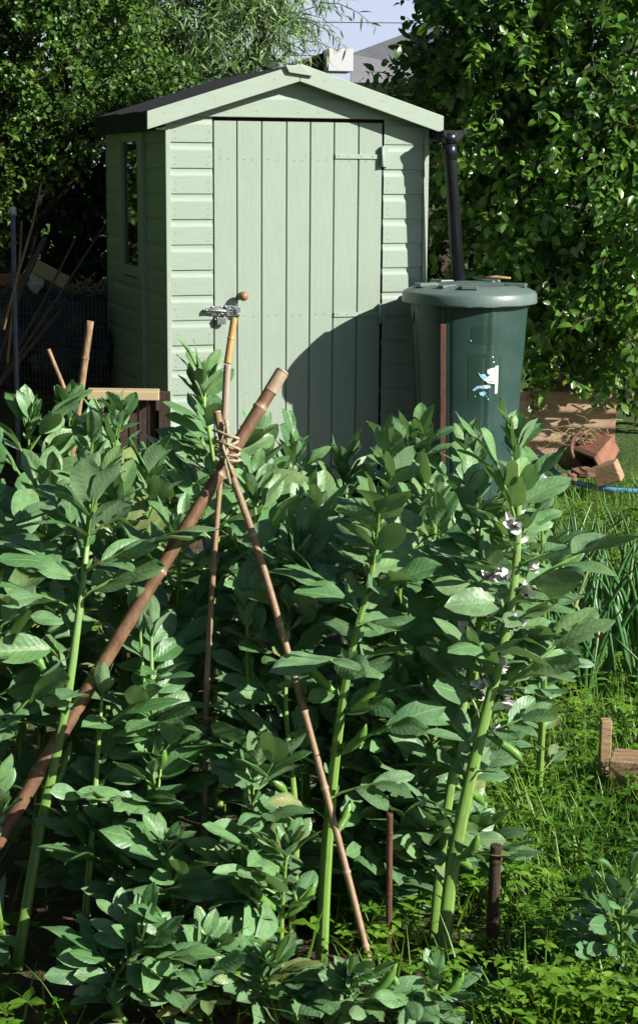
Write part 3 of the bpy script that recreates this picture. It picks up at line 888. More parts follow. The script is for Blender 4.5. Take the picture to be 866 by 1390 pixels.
# ------------------------------------------------------------------ broad bean plants
def flower(root, base, d, rng, Mi):
    fb = MB()
    for k in range(rng.randint(3, 5)):
        dd = (d + V((rng.uniform(-.7, .7), rng.uniform(-.7, .7), rng.uniform(-.3, .6)))).normalized()
        b = base + dd * 0.008
        L = rng.uniform(0.022, 0.031)
        nn = dd.orthogonal().normalized()
        nn = (Matrix.Rotation(rng.uniform(0, 6.28), 3, dd) @ nn)
        fb.leaf(b, dd, nn, L, 0.016, 0.9, 0.05, (0.5, 0, 0), 4)
        fb.leaf(b, (dd + nn * 0.5), nn, L * 1.05, 0.022, 0.4, -0.3, (0.5, 0, 0), 4)
        s_ = dd.cross(nn)
        fb.leaf(b, (dd - nn * 0.25 + s_ * 0.3), -s_, L * 0.42, 0.009, 0.3, 0.1, (0.5, 1, 0), 3)
        fb.leaf(b, (dd - nn * 0.25 - s_ * 0.3), s_, L * 0.42, 0.009, 0.3, 0.1, (0.5, 1, 0), 3)
    fb.build('flower', M_flower, root, Mi)


def topx(p):
    q = p - CAM; d = q.dot(FWD)
    return 433 + q.dot(RT) / d * F, 650 - q.dot(UPV) / d * F


CLEAR = [((383, 505), (-72, 1262), 38, 3.45), ((300, 640), (278, 1225), 34, 3.40), ((311, 632), (500, 1300), 34, 3.35),
         ((655, 990), (598, 1330), 34, 3.19), ((470, 920), (436, 1315), 30, 3.19), ((92, 940), (24, 1315), 34, 3.19), ((625, 980), (586, 1300), 22, 3.22)]


def in_front(p):
    # would a leaf here hang in front of a cane or a main stem, which stand clear of the leaves
    if p.y > 3.45: return False
    x, y = topx(p)
    for (x0, y0), (x1, y1), rad, Yc in CLEAR:
        if p.y > Yc: continue
        t = ((x - x0) * (x1 - x0) + (y - y0) * (y1 - y0)) / ((x1 - x0) ** 2 + (y1 - y0) ** 2)
        if -0.05 < t < 1.0:
            dx = x - x0 - t * (x1 - x0); dy = y - y0 - t * (y1 - y0)
            if dx * dx + dy * dy < rad * rad: return True
    return False


def bean(pts, r0, seed, label, group='broad bean plants in the bed', nl=15, size=0.115, low=0.14, flowers=0, pods=0, tilt=None, spread=1.0, tuft=4, keep=0.93, ragged=0.03):
    rng = random.Random(seed)
    base = V((pts[0].x, pts[0].y, min(pts[0].z, 0.0)))
    root = empty('broad_bean_plant', V((base.x, base.y, 0)), label, 'bean plant', group)
    Mi = inv(root)
    C = cane('x', pts, 0, None, '', segs=18)
    L = [0]
    for i in range(1, len(C)): L.append(L[-1] + (C[i] - C[i - 1]).length)
    T = L[-1]

    def pos(t):
        s_ = max(0, min(1, t)) * T; i = 0
        while i < len(L) - 2 and L[i + 1] < s_: i += 1
        u = (s_ - L[i]) / max(1e-6, L[i + 1] - L[i]); return C[i].lerp(C[i + 1], u), (C[i + 1] - C[i]).normalized()
    sb = MB()
    rad = [r0 * (1 - 0.70 * (L[i] / T) ** 1.5) for i in range(len(C))]
    tn = rng.uniform(0.3, 0.9)
    sb.tube(C, rad, 24, True, (tn, 0, 0), 0, 0.13, rng.uniform(-1.5, 1.5))
    fb = MB()
    phi = rng.uniform(0, 6.28)
    nl = int(nl * 1.7)
    az = []
    for k in range(nl):
        t = low * 0.75 + (1 - low * 0.75) * (k / (nl - 1)) ** 0.78
        p, td = pos(t)
        phi += pi + rng.uniform(-0.75, 0.75)
        az.append((t, phi))
        top = max(0, (t - 0.66) / 0.34)
        el = radians(36 + rng.uniform(-24, 16)) * (1 - top) + radians(48 + 30 * top + rng.uniform(-16, 14)) * top
        hd = V((cos(phi), sin(phi), 0))
        # tilt relative to the stem
        R = (hd * cos(el) + UP * sin(el) + (td - UP) * 0.6).normalized()
        if in_front(p + R * size * 0.8) and rng.random() < keep: continue
        sz = size * 0.90 * rng.uniform(0.66, 1.16) * (0.80 + 0.42 * min(1, t / 0.55)) * (1 - 0.36 * top ** 2) * spread
        rk = r0 * (1 - 0.62 * t ** 1.6)
        npair = rng.choice((2, 3, 3)) if t > 0.35 else rng.choice((1, 2, 2, 3))
        if top > 0.6: npair = rng.choice((1, 2))
        plen = sz * rng.uniform(0.16, 0.46)
        gap = sz * rng.uniform(0.30, 0.42)
        S = R.cross(UP)
        if S.length < 1e-3: S = V((1, 0, 0))
        S.normalize(); Nn = S.cross(R).normalized()
        if Nn.z < 0: Nn = -Nn; S = -S
        tn1 = min(1, max(0, rng.gauss(0.45, 0.22) + 0.18 * top))
        yel = rng.uniform(0.4, 1) if ((t < 0.3 and rng.random() < 0.12) or rng.random() < ragged) else (rng.uniform(0, 0.25) if rng.random() < 0.3 else 0)
        rp = [p + hd * rk * 0.6]
        droop = rng.uniform(0.0, 0.12) * (1 - top)
        nseg = npair
        for j in range(nseg):
            dist = plen + gap * j
            rp.append(p + R * dist - UP * (droop * dist * dist / sz))
        rp.append(rp[-1] + (rp[-1] - rp[-2]).normalized() * 0.012)
        sb.tube(rp, [0.0036 * (sz / 0.11)] + [0.0027 * (sz / 0.11)] * (len(rp) - 2) + [0.0008], 6, False, (min(1, tn + 0.1), 0, 0))
        # stipules clasping the stem
        for sg in (-1, 1):
            fb.leaf(p + hd * rk * 0.5, (hd * 0.4 + S * sg * 0.5 + td * 0.8), hd, sz * 0.24, sz * 0.13, 0.2, 0.1, (tn1, 0, 0), 3)
        for j in range(1, nseg + 1):
            for sg in (-1, 1):
                if rng.random() < 0.05 or (in_front(rp[j]) and rng.random() < 0.6): continue
                q = rp[j] + (rp[j] - rp[j - 1]).normalized() * rng.uniform(-0.004, 0.004)
                aa = radians(rng.uniform(34, 62) if j < nseg else rng.uniform(14, 38)) * (1 - 0.35 * top)
                dd = R * cos(aa) + S * sg * sin(aa) - UP * droop * 0.8
                nn = (Nn + sun_dir * rng.uniform(0.0, 0.95) + S * (-sg) * rng.uniform(-0.05, 0.55) + V((rng.gauss(0, .38) + 0.12, rng.gauss(0, .38) - 0.15, rng.gauss(0, .1)))).normalized()
                LL = sz * rng.uniform(0.82, 1.12) * (1 if j > 1 or nseg == 1 else 0.92)
                fb.leaflet(q, dd, nn, LL, LL * rng.uniform(0.39, 0.54), rng, rng.uniform(0.06, 0.38), rng.uniform(-0.04, 0.36), (min(1, max(0, tn1 + rng.gauss(0, .12))), yel, max(0, min(1, (1 - 1.15 * t) + rng.gauss(0.1, .22)))), 0, rng.uniform(-0.05, 0.35), (2 if rng.random() < 0.25 else 1) if rng.random() < (0.20 if t < 0.6 else 0.04) else 0)
        if flowers and 0.45 < t < 0.88 and rng.random() < flowers:
            flower(root, p + hd * (rk + 0.006), (hd + UP * 0.35).normalized(), rng, Mi)
        if pods and 0.12 < t < 0.6 and rng.random() < pods:
            pbm = MB(); d0 = (hd * 0.65 + UP * 0.8 * rng.choice((1, 1, -0.6))).normalized(); Lp = rng.uniform(0.07, 0.12)
            pp = [p + hd * rk + d0 * (Lp * i / 8) + hd * (0.012 * sin(pi * i / 8)) for i in range(9)]
            pbm.tube(pp, [0.0018, 0.006, 0.0085, 0.0095, 0.0088, 0.0096, 0.0085, 0.005, 0.0008], 10)
            pbm.build('pod', M_pod, root, Mi)
    # growing tip: small upright leaves
    p, td = pos(1.0)
    for k in range(tuft * 2):
        a_ = rng.uniform(0, 6.28); hd = V((cos(a_), sin(a_), 0))
        dd = (td * rng.uniform(0.8, 1.3) + hd * rng.uniform(0.25, 0.8)).normalized()
        LL = size * rng.uniform(0.45, 0.85)
        fb.leaflet(p - td * rng.uniform(0, 0.03), dd, (td - hd * 0.9).normalized(), LL, LL * rng.uniform(0.40, 0.52), rng, rng.uniform(0.25, 0.5), rng.uniform(-0.05, 0.16), (rng.uniform(0.45, 0.95), 0, 0))
    sb.build('stem', M_stem, root, Mi)
    fb.build('foliage', M_bean, root, Mi)
    return root


def pxpts(lst): return [at(x, y, Y) for x, y, Y in lst]


# the plants one can follow from the soil to the tip
bean(pxpts([(598, 1330, 3.12), (612, 1190, 3.16), (642, 1040, 3.20), (690, 840, 3.26), (703, 720, 3.30), (700, 605, 3.34)]), 0.0145, 11, 'tallest broad bean plant at right with thick stem and white flowers', nl=17, size=0.116, low=0.22, flowers=0.9, pods=0.3)
bean(pxpts([(586, 1300, 3.20), (600, 1150, 3.24), (625, 980, 3.30), (655, 800, 3.38), (640, 690, 3.44)]), 0.0105, 12, 'paler broad bean stem just behind the thick flowering stem at right', nl=10, size=0.105, low=0.30, flowers=0.6, pods=0.5)
bean(pxpts([(436, 1315, 3.12), (446, 1120, 3.16), (470, 920, 3.22), (508, 760, 3.28), (530, 622, 3.34)]), 0.0112, 13, 'broad bean plant in the middle right of the slanting cane, with pale ribbed stem', nl=15, size=0.118, low=0.16, flowers=0.12, pods=0.5)
bean(pxpts([(24, 1315, 3.12), (52, 1140, 3.18), (88, 970, 3.24), (108, 830, 3.30), (120, 720, 3.36), (124, 640, 3.40)]), 0.0125, 14, 'broad bean plant at far left with bright green stem under the bamboo pole', nl=17, size=0.122, low=0.20, pods=0.55)
bean(pxpts([(300, 1150, 4.0), (288, 850, 4.05), (296, 690, 4.1), (276, 535, 4.15)]), 0.0105, 15, 'tall broad bean plant behind the twine knot, its tip against the shed', nl=14, size=0.125, low=0.3)
bean(pxpts([(352, 1100, 4.4), (350, 800, 4.45), (348, 615, 4.5)]), 0.0105, 16, 'broad bean plant right behind the bamboo pole tip, before the shed door', nl=14, size=0.125, low=0.3)
bean(pxpts([(112, 1300, 3.10), (124, 1150, 3.14), (132, 1040, 3.2), (140, 930, 3.26)]), 0.0085, 17, 'slim broad bean stem with hanging pods right of the bright left stem', nl=9, size=0.098, low=0.52, pods=0.6)
bean(pxpts([(216, 1290, 3.12), (204, 1120, 3.19), (206, 980, 3.26), (206, 850, 3.34)]), 0.0082, 18, 'slim broad bean stem left of the lower end of the upright cane', nl=9, size=0.098, low=0.55, pods=0.5)
bean(pxpts([(322, 1290, 3.14), (330, 1120, 3.22), (342, 980, 3.30), (340, 850, 3.40)]), 0.0080, 19, 'slim broad bean stem between the upright cane and the slanting cane', nl=9, size=0.098, low=0.55, pods=0.5)
bean(pxpts([(395, 1280, 3.22), (402, 1120, 3.26), (388, 960, 3.3), (392, 840, 3.34)]), 0.0080, 20, 'slim broad bean stem behind the lower half of the slanting cane', nl=9, size=0.098, low=0.5, pods=0.4)
# (top px, top py, depth, size, label)
FILL = [
    (-28, 640, 3.45, .125, 'broad bean plant cut off by the left edge of the photo'),
    (40, 580, 4.1, .125, 'broad bean plant behind the left ones under the black sacks'),
    (95, 565, 4.7, .125, 'broad bean plant under the light brown cane at left'),
    (160, 570, 4.5, .130, 'broad bean plant in front of the pale wooden rail'),
    (205, 640, 3.85, .120, 'broad bean plant left of the bamboo pole, below the shed corner'),
    (245, 650, 4.6, .120, 'broad bean plant at the foot of the shed corner'),
    (400, 620, 4.7, .120, 'broad bean plant below the middle of the shed door'),
    (420, 700, 3.75, .115, None),
    (465, 640, 4.5, .120, 'broad bean plant under the curved shadow on the shed door'),
    (565, 620, 4.4, .120, 'broad bean plant left of the slim brown stake'),
    (590, 700, 3.7, .112, None),
    (640, 610, 4.3, .120, 'broad bean plant in front of the water butt, left of the tallest plant'),
    (735, 700, 3.9, .105, 'broad bean plant right of the tallest plant, next to the onions'),
    (545, 720, 3.55, .115, None),
    (345, 672, 3.62, .115, None),
    (245, 725, 3.55, .115, None),
    (160, 700, 3.75, .120, None),
    (65, 690, 3.7, .120, None),
    (-30, 820, 3.3, .115, None),
    (405, 765, 3.42, .112, None),
    (500, 860, 3.45, .110, None),
    (335, 835, 3.36, .108, None),
    (190, 845, 3.34, .112, None),
    (570, 900, 3.40, .105, None),
]
rb = random.Random(77)
for i, (x, y, Y, sz, lb_) in enumerate(FILL):
    tp = at(x, y, Y)
    bs = V((tp.x + rb.uniform(-0.05, 0.03), Y + rb.uniform(-0.08, 0.05), -0.01))
    md = bs.lerp(tp, 0.5) + V((rb.uniform(-.03, .03), rb.uniform(-.03, .03), 0))
    bean([bs, md, tp], 0.0090, 200 + i, lb_ or 'broad bean plant buried in the leafy middle of the bed, hidden by its neighbours', 'broad bean plants in the bed' if lb_ else 'broad bean plants buried in the bed', nl=14 if tp.z > 0.6 else 10, size=sz, low=0.18, pods=0.15, flowers=0.0)
LOW = [
    (205, 1035, 3.16, .100, 'short broad bean plant with round leaves left of the upright cane'),
    (345, 1040, 3.14, .098, 'short ragged broad bean plant between the two thin canes'),
    (140, 1150, 3.16, .095, 'short broad bean plant beside the bright green stem at far left'),
    (225, 1150, 3.04, .085, 'small tattered broad bean plant lowest at the left'),
    (505, 1030, 3.36, .100, 'short broad bean plant above the thin brown cane stub'),
    (548, 1120, 3.30, .090, 'short broad bean plant right of the thin brown cane stub'),
    (0, 1100, 3.10, .100, 'short broad bean plant in the lower left corner'),
    (390, 1150, 3.04, .085, 'small broad bean plant under the lower end of the slanting cane'),
    (410, 1000, 3.32, .105, 'half tall broad bean plant behind the slanting cane'),
    (190, 1285, 2.86, .085, 'low broad bean plant at the bottom edge, second from left'),
    (280, 1300, 2.88, .080, 'low broad bean plant at the bottom edge below the upright cane'),
    (360, 1315, 2.86, .080, 'low broad bean plant at the bottom edge left of the slanting cane foot'),
    (565, 1075, 3.34, .098, 'short broad bean plant between the two thickest right hand stems'),
    (475, 1150, 3.30, .092, 'short broad bean plant right of the pale ribbed middle stem'),
    (640, 1130, 3.42, .095, 'short broad bean plant behind the dark stake stub'),
    (470, 1325, 2.84, .075, 'low broad bean plant at the bottom edge at the slanting cane foot'),
    (590, 1325, 2.86, .072, 'low broad bean plant at the bottom edge right of the slanting cane foot'),
    (845, 1215, 2.98, .070, 'small broad bean seedling in the grass at lower right'),
]
for i, (x, y, Y, sz, lb_) in enumerate(LOW):
    tp = at(x, y, Y); bs = V((tp.x + rb.uniform(-0.03, 0.03), Y + 0.02, -0.01))
    bean([bs, bs.lerp(tp, 0.5) + V((rb.uniform(-.04, .04), 0, 0)), tp], 0.0058, 300 + i, lb_, 'short broad bean plants', nl=11, size=sz * 1.05, low=0.10, pods=0.3, tuft=3, ragged=0.05 if x < 700 else 0.0)

# ------------------------------------------------------------------ onions at right
ro = random.Random(21)
onames = ['left', 'right']
spots = []
for r_, (Y, xa, xb) in enumerate(((4.85, 748, 885), (5.25, 718, 890), (5.7, 705, 885))):
    n = 5 if r_ else 4
    for i in range(n):
        px = xa + (xb - xa) * (i + 0.5) / n + ro.uniform(-8, 8)
        spots.append((at(px, 700, Y).x, Y + ro.uniform(-0.12, 0.12), r_, i))
rown = ['nearest', 'middle', 'farthest']
inrow = ['leftmost', 'second from the left', 'middle', 'second from the right', 'rightmost']
for x, y, r_, i in spots:
    nm = inrow[i] if r_ else ['leftmost', 'second from the left', 'second from the right', 'rightmost'][i]
    root = empty('onion_plant', V((x, y, 0)), 'onion plant with upright tubular leaves, %s in the %s onion row' % (nm, rown[r_]), 'onion', 'onions at the right of the bean bed')
    mb = MB()
    for k in range(ro.randint(7, 10)):
        a = ro.uniform(0, 6.28); lean = ro.uniform(0.05, 0.30); h = ro.uniform(0.30, 0.46)
        hd = V((cos(a), sin(a), 0)); cv = ro.uniform(0, 0.35)
        pts = [V((0, 0, 0.01)) + hd * 0.008 + hd * (lean * h * t + cv * h * t ** 3) + UP * (h * (t - 0.25 * cv * t ** 3)) for t in [j / 8 for j in range(9)]]
        rr = ro.uniform(0.006, 0.0095)
        if ro.random() < 0.15:
            e_ = pts[-4]
            for j in (6, 7, 8): pts[j] = e_ + hd * 0.05 * (j - 5) - UP * 0.045 * (j - 5)
        mb.tube(pts, [rr * 1.1, rr * 1.15, rr * 1.1, rr, rr * .9, rr * .8, rr * .65, rr * .45, rr * .1], 7, False, (ro.random(), 1 if ro.random() < 0.06 else 0, 0))
    mb.build('leaves', M_onion, root)
    mb = MB(); mb.lathe([(0.001, -0.02), (0.02, -0.015), (0.026, 0.0), (0.018, 0.025), (0.011, 0.05), (0.010, 0.08)], V((0, 0, 0)), 12); mb.build('bulb', M_onion, root)

# ------------------------------------------------------------------ grass and weeds (ground cover)
rg = random.Random(8)
gm = MB()


def in_cover(x, y):
    if y < 2.8 or y > 8.6: return 0
    edge = 0.30 + 0.07 * sin(y * 5) + 0.05 * (y - 3)
    if x < edge - 0.25: return 0.08
    if x < edge: return 0.5
    if y > 4.6 and y < 6.0: return 0.45
    return 1.0


cnt = 0
while cnt < 19000:
    y = 2.75 + (8.4 - 2.75) * rg.random() ** 1.9; x = rg.uniform(-1.0, 0.30 * y + 0.75)
    if x < -0.2 and rg.random() < 0.6: continue
    if rg.random() > in_cover(x, y): continue
    cnt += 1
    cl_ = mnoise.noise(V((x * 3, y * 3, 5)))
    if mnoise.noise(V((x * 1.6, y * 1.6, 21))) < -0.36 and rg.random() < 0.8: continue
    h = rg.uniform(0.04, 0.13) * (1.0 + 0.9 * max(0, cl_)) * (1 if y < 5 else 0.75)
    a = rg.uniform(0, 6.28)
    d = V((cos(a) * rg.uniform(.1, .9), sin(a) * rg.uniform(.1, .9), 1.0))
    gm.leaf(V((x, y, -0.015)), d, V((cos(a), sin(a), 0.1)), h * 1.4, rg.uniform(0.004, 0.008), 0.3, -rg.uniform(-0.1, 0.5), (min(1, max(0, 0.5 + cl_ * 0.6 + rg.gauss(0, .2))), 1.6 if rg.random() < 0.07 else 0, 0), 4, 0, 0.5)
cnt = 0
while cnt < 12000:
    y = 2.75 + (7.5 - 2.75) * rg.random() ** 2.2; x = rg.uniform(-0.9, 0.30 * y + 0.7)
    if x < 0.0 and rg.random() < 0.5: continue
    if rg.random() > in_cover(x, y): continue
    cnt += 1
    cl_ = mnoise.noise(V((x * 2.2, y * 2.2, 11)))
    if mnoise.noise(V((x * 1.6, y * 1.6, 21))) < -0.36 and rg.random() < 0.8: continue
    z = rg.uniform(0.015, 0.10) * (1 + max(0, cl_))
    c = V((x, y, z)); a0 = rg.uniform(0, 6.28); tn = min(1, max(0, 0.5 + cl_ * 0.9 + rg.gauss(0, .22)))
    nb = rg.choice((3, 3, 5, 6)); s_ = rg.uniform(0.010, 0.024) if rg.random() < 0.75 else rg.uniform(0.026, 0.042)
    tl = V((rg.gauss(0, .3), rg.gauss(0, .3), 1)).normalized()
    for k in range(nb):
        a = a0 + 2 * pi * k / nb + rg.uniform(-.2, .2)
        gm.leaf(c, V((cos(a), sin(a), rg.uniform(-0.1, 0.4))), tl, s_, s_ * rg.uniform(0.45, 0.7), 0.2, 0.15, (tn, 0, 0), 3, 0, 0.6)
tag(gm.build('ground_cover', M_grass), 'bright green grass and small leafy weeds covering the ground', 'grass', None, 'stuff')

# ------------------------------------------------------------------ raised bed edge at right with peg
rbm = empty('raised_bed_edge', V((0, 0, 0)), 'weathered pale timber edging board of a raised bed at right edge', 'timber edging')
a = atz(826, 1032, 0.12); b_ = V((a.x + 0.75, a.y - 0.22, 0.12)); d = (b_ - a).normalized(); s_ = V((-d.y, d.x, 0))
mb = MB(); mb.box((a + b_) / 2 - UP * 0.062 + s_ * 0.05, d * ((b_ - a).length / 2), s_ * 0.050, UP * 0.062); mb.build('board', M_sleeper, rbm, None, 0.004)
pg = MB(); c = at(822, 976, 4.12); b0 = V((c.x, c.y, -0.03)); pg.box((c + b0) / 2, V((0.014, 0, 0)), V((0, 0.014, 0)), (c - b0) / 2)
tag(pg.build('peg', M_sleeper, None, None, 0.003), 'short pale square wooden peg beside the raised bed board', 'peg')

# ------------------------------------------------------------------ clutter at the right, behind the onions
cs = empty('corrugated_sheet', V((0, 0, 0)), 'rusty tan corrugated sheet lying on edge under the pear tree', 'corrugated sheet')
mb = MB(); a = at(690, 510, 9.05); b_ = at(838, 500, 8.95); hh = 0.36
n = 48; P = []
dd = (b_ - a); nrm = V((dd.y, -dd.x, 0)).normalized()
for off in (0, 0.003):
    for i in range(n + 1):
        z = hh * i / n
        o_ = 0.012 * sin(i / n * 2 * pi * 4.5)
        for p in (a, b_): P.append(V((p.x, p.y, z + 0.02)) + nrm * (o_ - off + 0.04 * (1 - i / n)))
m2 = (n + 1) * 2
fs = [(2 * i, 2 * i + 1, 2 * i + 3, 2 * i + 2) for i in range(n)] + [(m2 + 2 * i + 2, m2 + 2 * i + 3, m2 + 2 * i + 1, m2 + 2 * i) for i in range(n)] + [(2 * n, 2 * n + 1, m2 + 2 * n + 1, m2 + 2 * n)]
mb.add(P, fs); mb.build('sheet', M_corr, cs)


def pot(name, c, axis, R0, Hh, mat, label, broken=0.0):
    # a flower pot: rim radius R0, height Hh, open end along axis
    q = axis.normalized().to_track_quat('Z', 'Y').to_matrix().to_4x4()
    root = empty(name, c, label, 'flower pot')
    mb = MB(); r1 = R0 * 0.68
    mb.lathe([(0.001, 0), (r1, 0), (R0 * 0.93, Hh * 0.78), (R0 * 0.93 - 0.010, Hh * 0.78), (r1 - 0.008, 0.012), (0.001, 0.012)], V((0, 0, 0)), 28)
    mb.build('body', mat, root, q)
    mb = MB(); mb.lathe([(R0 * 0.92, Hh * 0.74), (R0 + 0.004, Hh * 0.75), (R0 + 0.006, Hh), (R0 - 0.007, Hh), (R0 * 0.90, Hh * 0.74)], V((0, 0, 0)), 28)
    mb.build('rim', mat, root, q)
    return root


pot('flower_pot', at(768, 622, 8.35) , V((0.45, -0.75, 0.35)), 0.092, 0.17, M_terradark, 'mossy terracotta flower pot tipped over, its open mouth full of straw')
sq = empty('square_pot', at(826, 598, 8.25), 'chipped square terracotta pot lying tilted beside the blue hose', 'flower pot')
q = V((-0.62, -0.35, -0.62)).normalized().to_track_quat('Z', 'Y').to_matrix().to_4x4() @ Matrix.Rotation(0.6, 4, 'Z')
mb = MB(); mb.lathe([(0.001, 0), (0.070, 0), (0.105, 0.16), (0.094, 0.16), (0.060, 0.012), (0.001, 0.012)], V((0, 0, 0)), 4, None, (0.5, 0, 0), 0, False); mb.build('body', M_terra, sq, q, 0.003)
mb = MB(); mb.lathe([(0.102, 0.135), (0.118, 0.137), (0.120, 0.165), (0.095, 0.166), (0.094, 0.15)], V((0, 0, 0)), 4, None, (0.5, 0, 0), 0, False); mb.build('rim', M_terradark, sq, q, 0.003)
for (x, y, Y, r_, lb_) in ((770, 648, 8.0, .035, 'small angular terracotta shard on the soil left of the broken brick'), (792, 641, 8.05, .045, 'curved mossy terracotta shard below the straw')):
    mb = MB(); mb.blob(V((0, 0, 0)), r_ * 1.3, r_, r_ * 0.6, x, 0.5, 9, 6, fr=1.8, smooth=False); o = mb.build('pot_shard', M_terradark); c = at(x, y, Y); o.location = (c.x, c.y, max(0.03, c.z)); tag(o, lb_, 'shard')
sw = MB(); rw = random.Random(4)
c = at(782, 595, 8.25)
for i in range(70):
    p = c + V((rw.gauss(0, .07), rw.gauss(0, .05), rw.gauss(0, .03))); a = rw.uniform(0, 6.28); L_ = rw.uniform(0.05, 0.16); d = V((cos(a), sin(a) * 0.5, rw.uniform(-.4, .4))) * L_
    sw.tube([p, p + d * 0.5 + UP * rw.uniform(0, .03), p + d], 0.0016, 4, False)
tag(sw.build('straw_heap', M_straw), 'tangle of dry straw spilling over the tipped flower pots', 'straw', None, 'stuff')
mb = MB(); c = at(824, 642, 8.1); mb.box(c, V((0.055, -0.02, 0.02)), V((0.02, 0.07, 0)), V((-0.02, 0.0, 0.045)))
tag(mb.build('broken_brick', M_sleeper, None, None, 0.006), 'pale broken brick lying below the orange flower pot', 'brick')
# blue hose
hz = []
for (x, y, z) in ((930, 668, .03), (866, 667, .028), (820, 664, .03), (782, 655, .035), (757, 644, .05), (745, 632, .09)): hz.append(atz(x, y, z))
hs = empty('garden_hose', V((0, 0, 0)), 'pale blue garden hose curving over the grass beside the pots', 'hose')
C = cane('x', hz, 0, None, '', segs=40)
mb = MB(); mb.tube(C, 0.0135, 10); mb.build('pipe', M_hose, hs)
mb = MB(); p = hz[-1]; mb.tube([p + V((.01, -.01, -.015)), p + V((-0.02, 0.02, 0.03)), p + V((-0.045, 0.03, 0.045))], 0.020, 12); mb.build('connector', M_hose, hs)
mb = MB(); p = at(723, 640, 7.9)
for k in range(3): mb.tube([p + V((0.045 * cos(g), 0.03 * k + 0.02 * sin(g), 0.028 * sin(g) - 0.02 * k)) for g in [i * 2 * pi / 14 for i in range(15)]], 0.011, 8, False)
tag(mb.build('hose_coil', M_hose), 'small coil of blue hose beside the foot of the water butt', 'hose')
mb = MB(); p = at(716, 640, 7.75); mb.lathe([(0.001, 0), (0.028, 0.0), (0.03, 0.05), (0.02, 0.075), (0.012, 0.09), (0.001, 0.09)], V((0, 0, 0)), 14)
o = mb.build('hose_fitting', M_teal); o.location = V((p.x, p.y, p.z - 0.045)); tag(o, 'teal green plastic fitting lying next to the blue hose coil', 'fitting')
mb = MB(); p = at(726, 652, 7.7); mb.tube([p, p + V((0.035, 0.0, 0.015)), p + V((0.06, -0.01, 0.0))], [0.013, 0.015, 0.010], 10)
tag(mb.build('hose_connector', M_greyfit), 'grey hose connector lying below the blue hose coil', 'connector')

# ------------------------------------------------------------------ left side: compost corner in the shade
cb = empty('compost_box', V((0, 0, 0)), 'low brown slatted compost box with pale sawn top rail beside shed', 'compost box')
a = at(122, 536, 6.45); b_ = at(213, 537, 6.47); d = (b_ - a).normalized(); s_ = V((-d.y, d.x, 0))
mb = MB(); mb.box((a + b_) / 2 + s_ * 0.03, d * ((b_ - a).length / 2 + 0.01), s_ * 0.045, UP * 0.018); mb.build('top_rail', M_palepine, cb, None, 0.004)
mb = MB(); n = 7
for i in range(n):
    p = a.lerp(b_, (i + 0.5) / n); h = p.z - 0.02
    mb.box(V((p.x, p.y, h / 2)) + s_ * 0.05, d * ((b_ - a).length / n / 2 - 0.004), s_ * 0.01, UP * (h / 2))
mb.build('slat_panel', M_oldwood, cb)
mb = MB(); p = b_ + d * 0.03; mb.box(V((p.x, p.y, (p.z + 0.01) / 2)) + s_ * 0.04, d * 0.022, s_ * 0.022, UP * ((p.z + 0.01) / 2)); mb.build('corner_post', M_oldwood, cb)
mb = MB(); mb.box(V((a.x, a.y, a.z / 2 - 0.03)) + s_ * 0.35, d * 0.012, s_ * 0.30, UP * (a.z / 2 - 0.04)); mb.box(V((b_.x, b_.y, b_.z / 2 - 0.03)) + s_ * 0.38, d * 0.012, s_ * 0.30, UP * (b_.z / 2 - 0.04))
mb.build('side_panel', M_oldwood, cb)

SK = [(-5, 465, 9.0, .24, .20, .26, 'crumpled black plastic sack at the left edge behind the wire mesh'),
      (45, 455, 9.1, .20, .18, .24, 'crumpled black plastic sack beside the blue grey pole'),
      (85, 470, 8.9, .17, .16, .22, 'crumpled black plastic sack right of the leaning sticks'),
      (118, 480, 9.0, .14, .15, .18, 'small crumpled black plastic sack next to the shed wall')]
for i, (x, y, Y, rx, ry, rz, lb_) in enumerate(SK):
    c = at(x, y, Y); mb = MB(); cz = max(rz * 0.9, c.z)
    mb.blob(V((0, 0, 0)), rx, ry, rz, i + 3, 0.5, 40, 28, fr=3.2)
    o = mb.build('plastic_sack', M_sack); o.location = (c.x, c.y, cz); tag(o, lb_, 'sack', 'black sacks in the compost corner')
mb = MB(); c = at(112, 425, 9.35); mb.box(V((c.x, c.y, (c.z + 0.12) / 2)), V((0.22, 0.05, 0)), V((-.05, 0.2, 0)), UP * ((c.z + 0.12) / 2))
tag(mb.build('compost_bin', M_navy, None, None, 0.015), 'dark navy plastic compost bin in the shade left of the shed', 'compost bin')
# wire mesh panel
wm = MB(); a = at(-30, 400, 8.55); b_ = at(146, 400, 8.45); top = a.z; lo = 0.25
n = 34
for i in range(n + 1):
    p = a.lerp(b_, i / n); wm.tube([V((p.x, p.y, lo)), V((p.x, p.y, top - 0.03 * sin(i)))], 0.0011, 4, False)
for j in range(22):
    z = lo + (top - lo) * j / 22; wm.tube([V((a.x, a.y, z)), V((b_.x, b_.y, z))], 0.0011, 4, False)
tag(wm.build('wire_mesh', M_wire), 'thin square wire mesh panel in front of the black sacks', 'wire mesh')
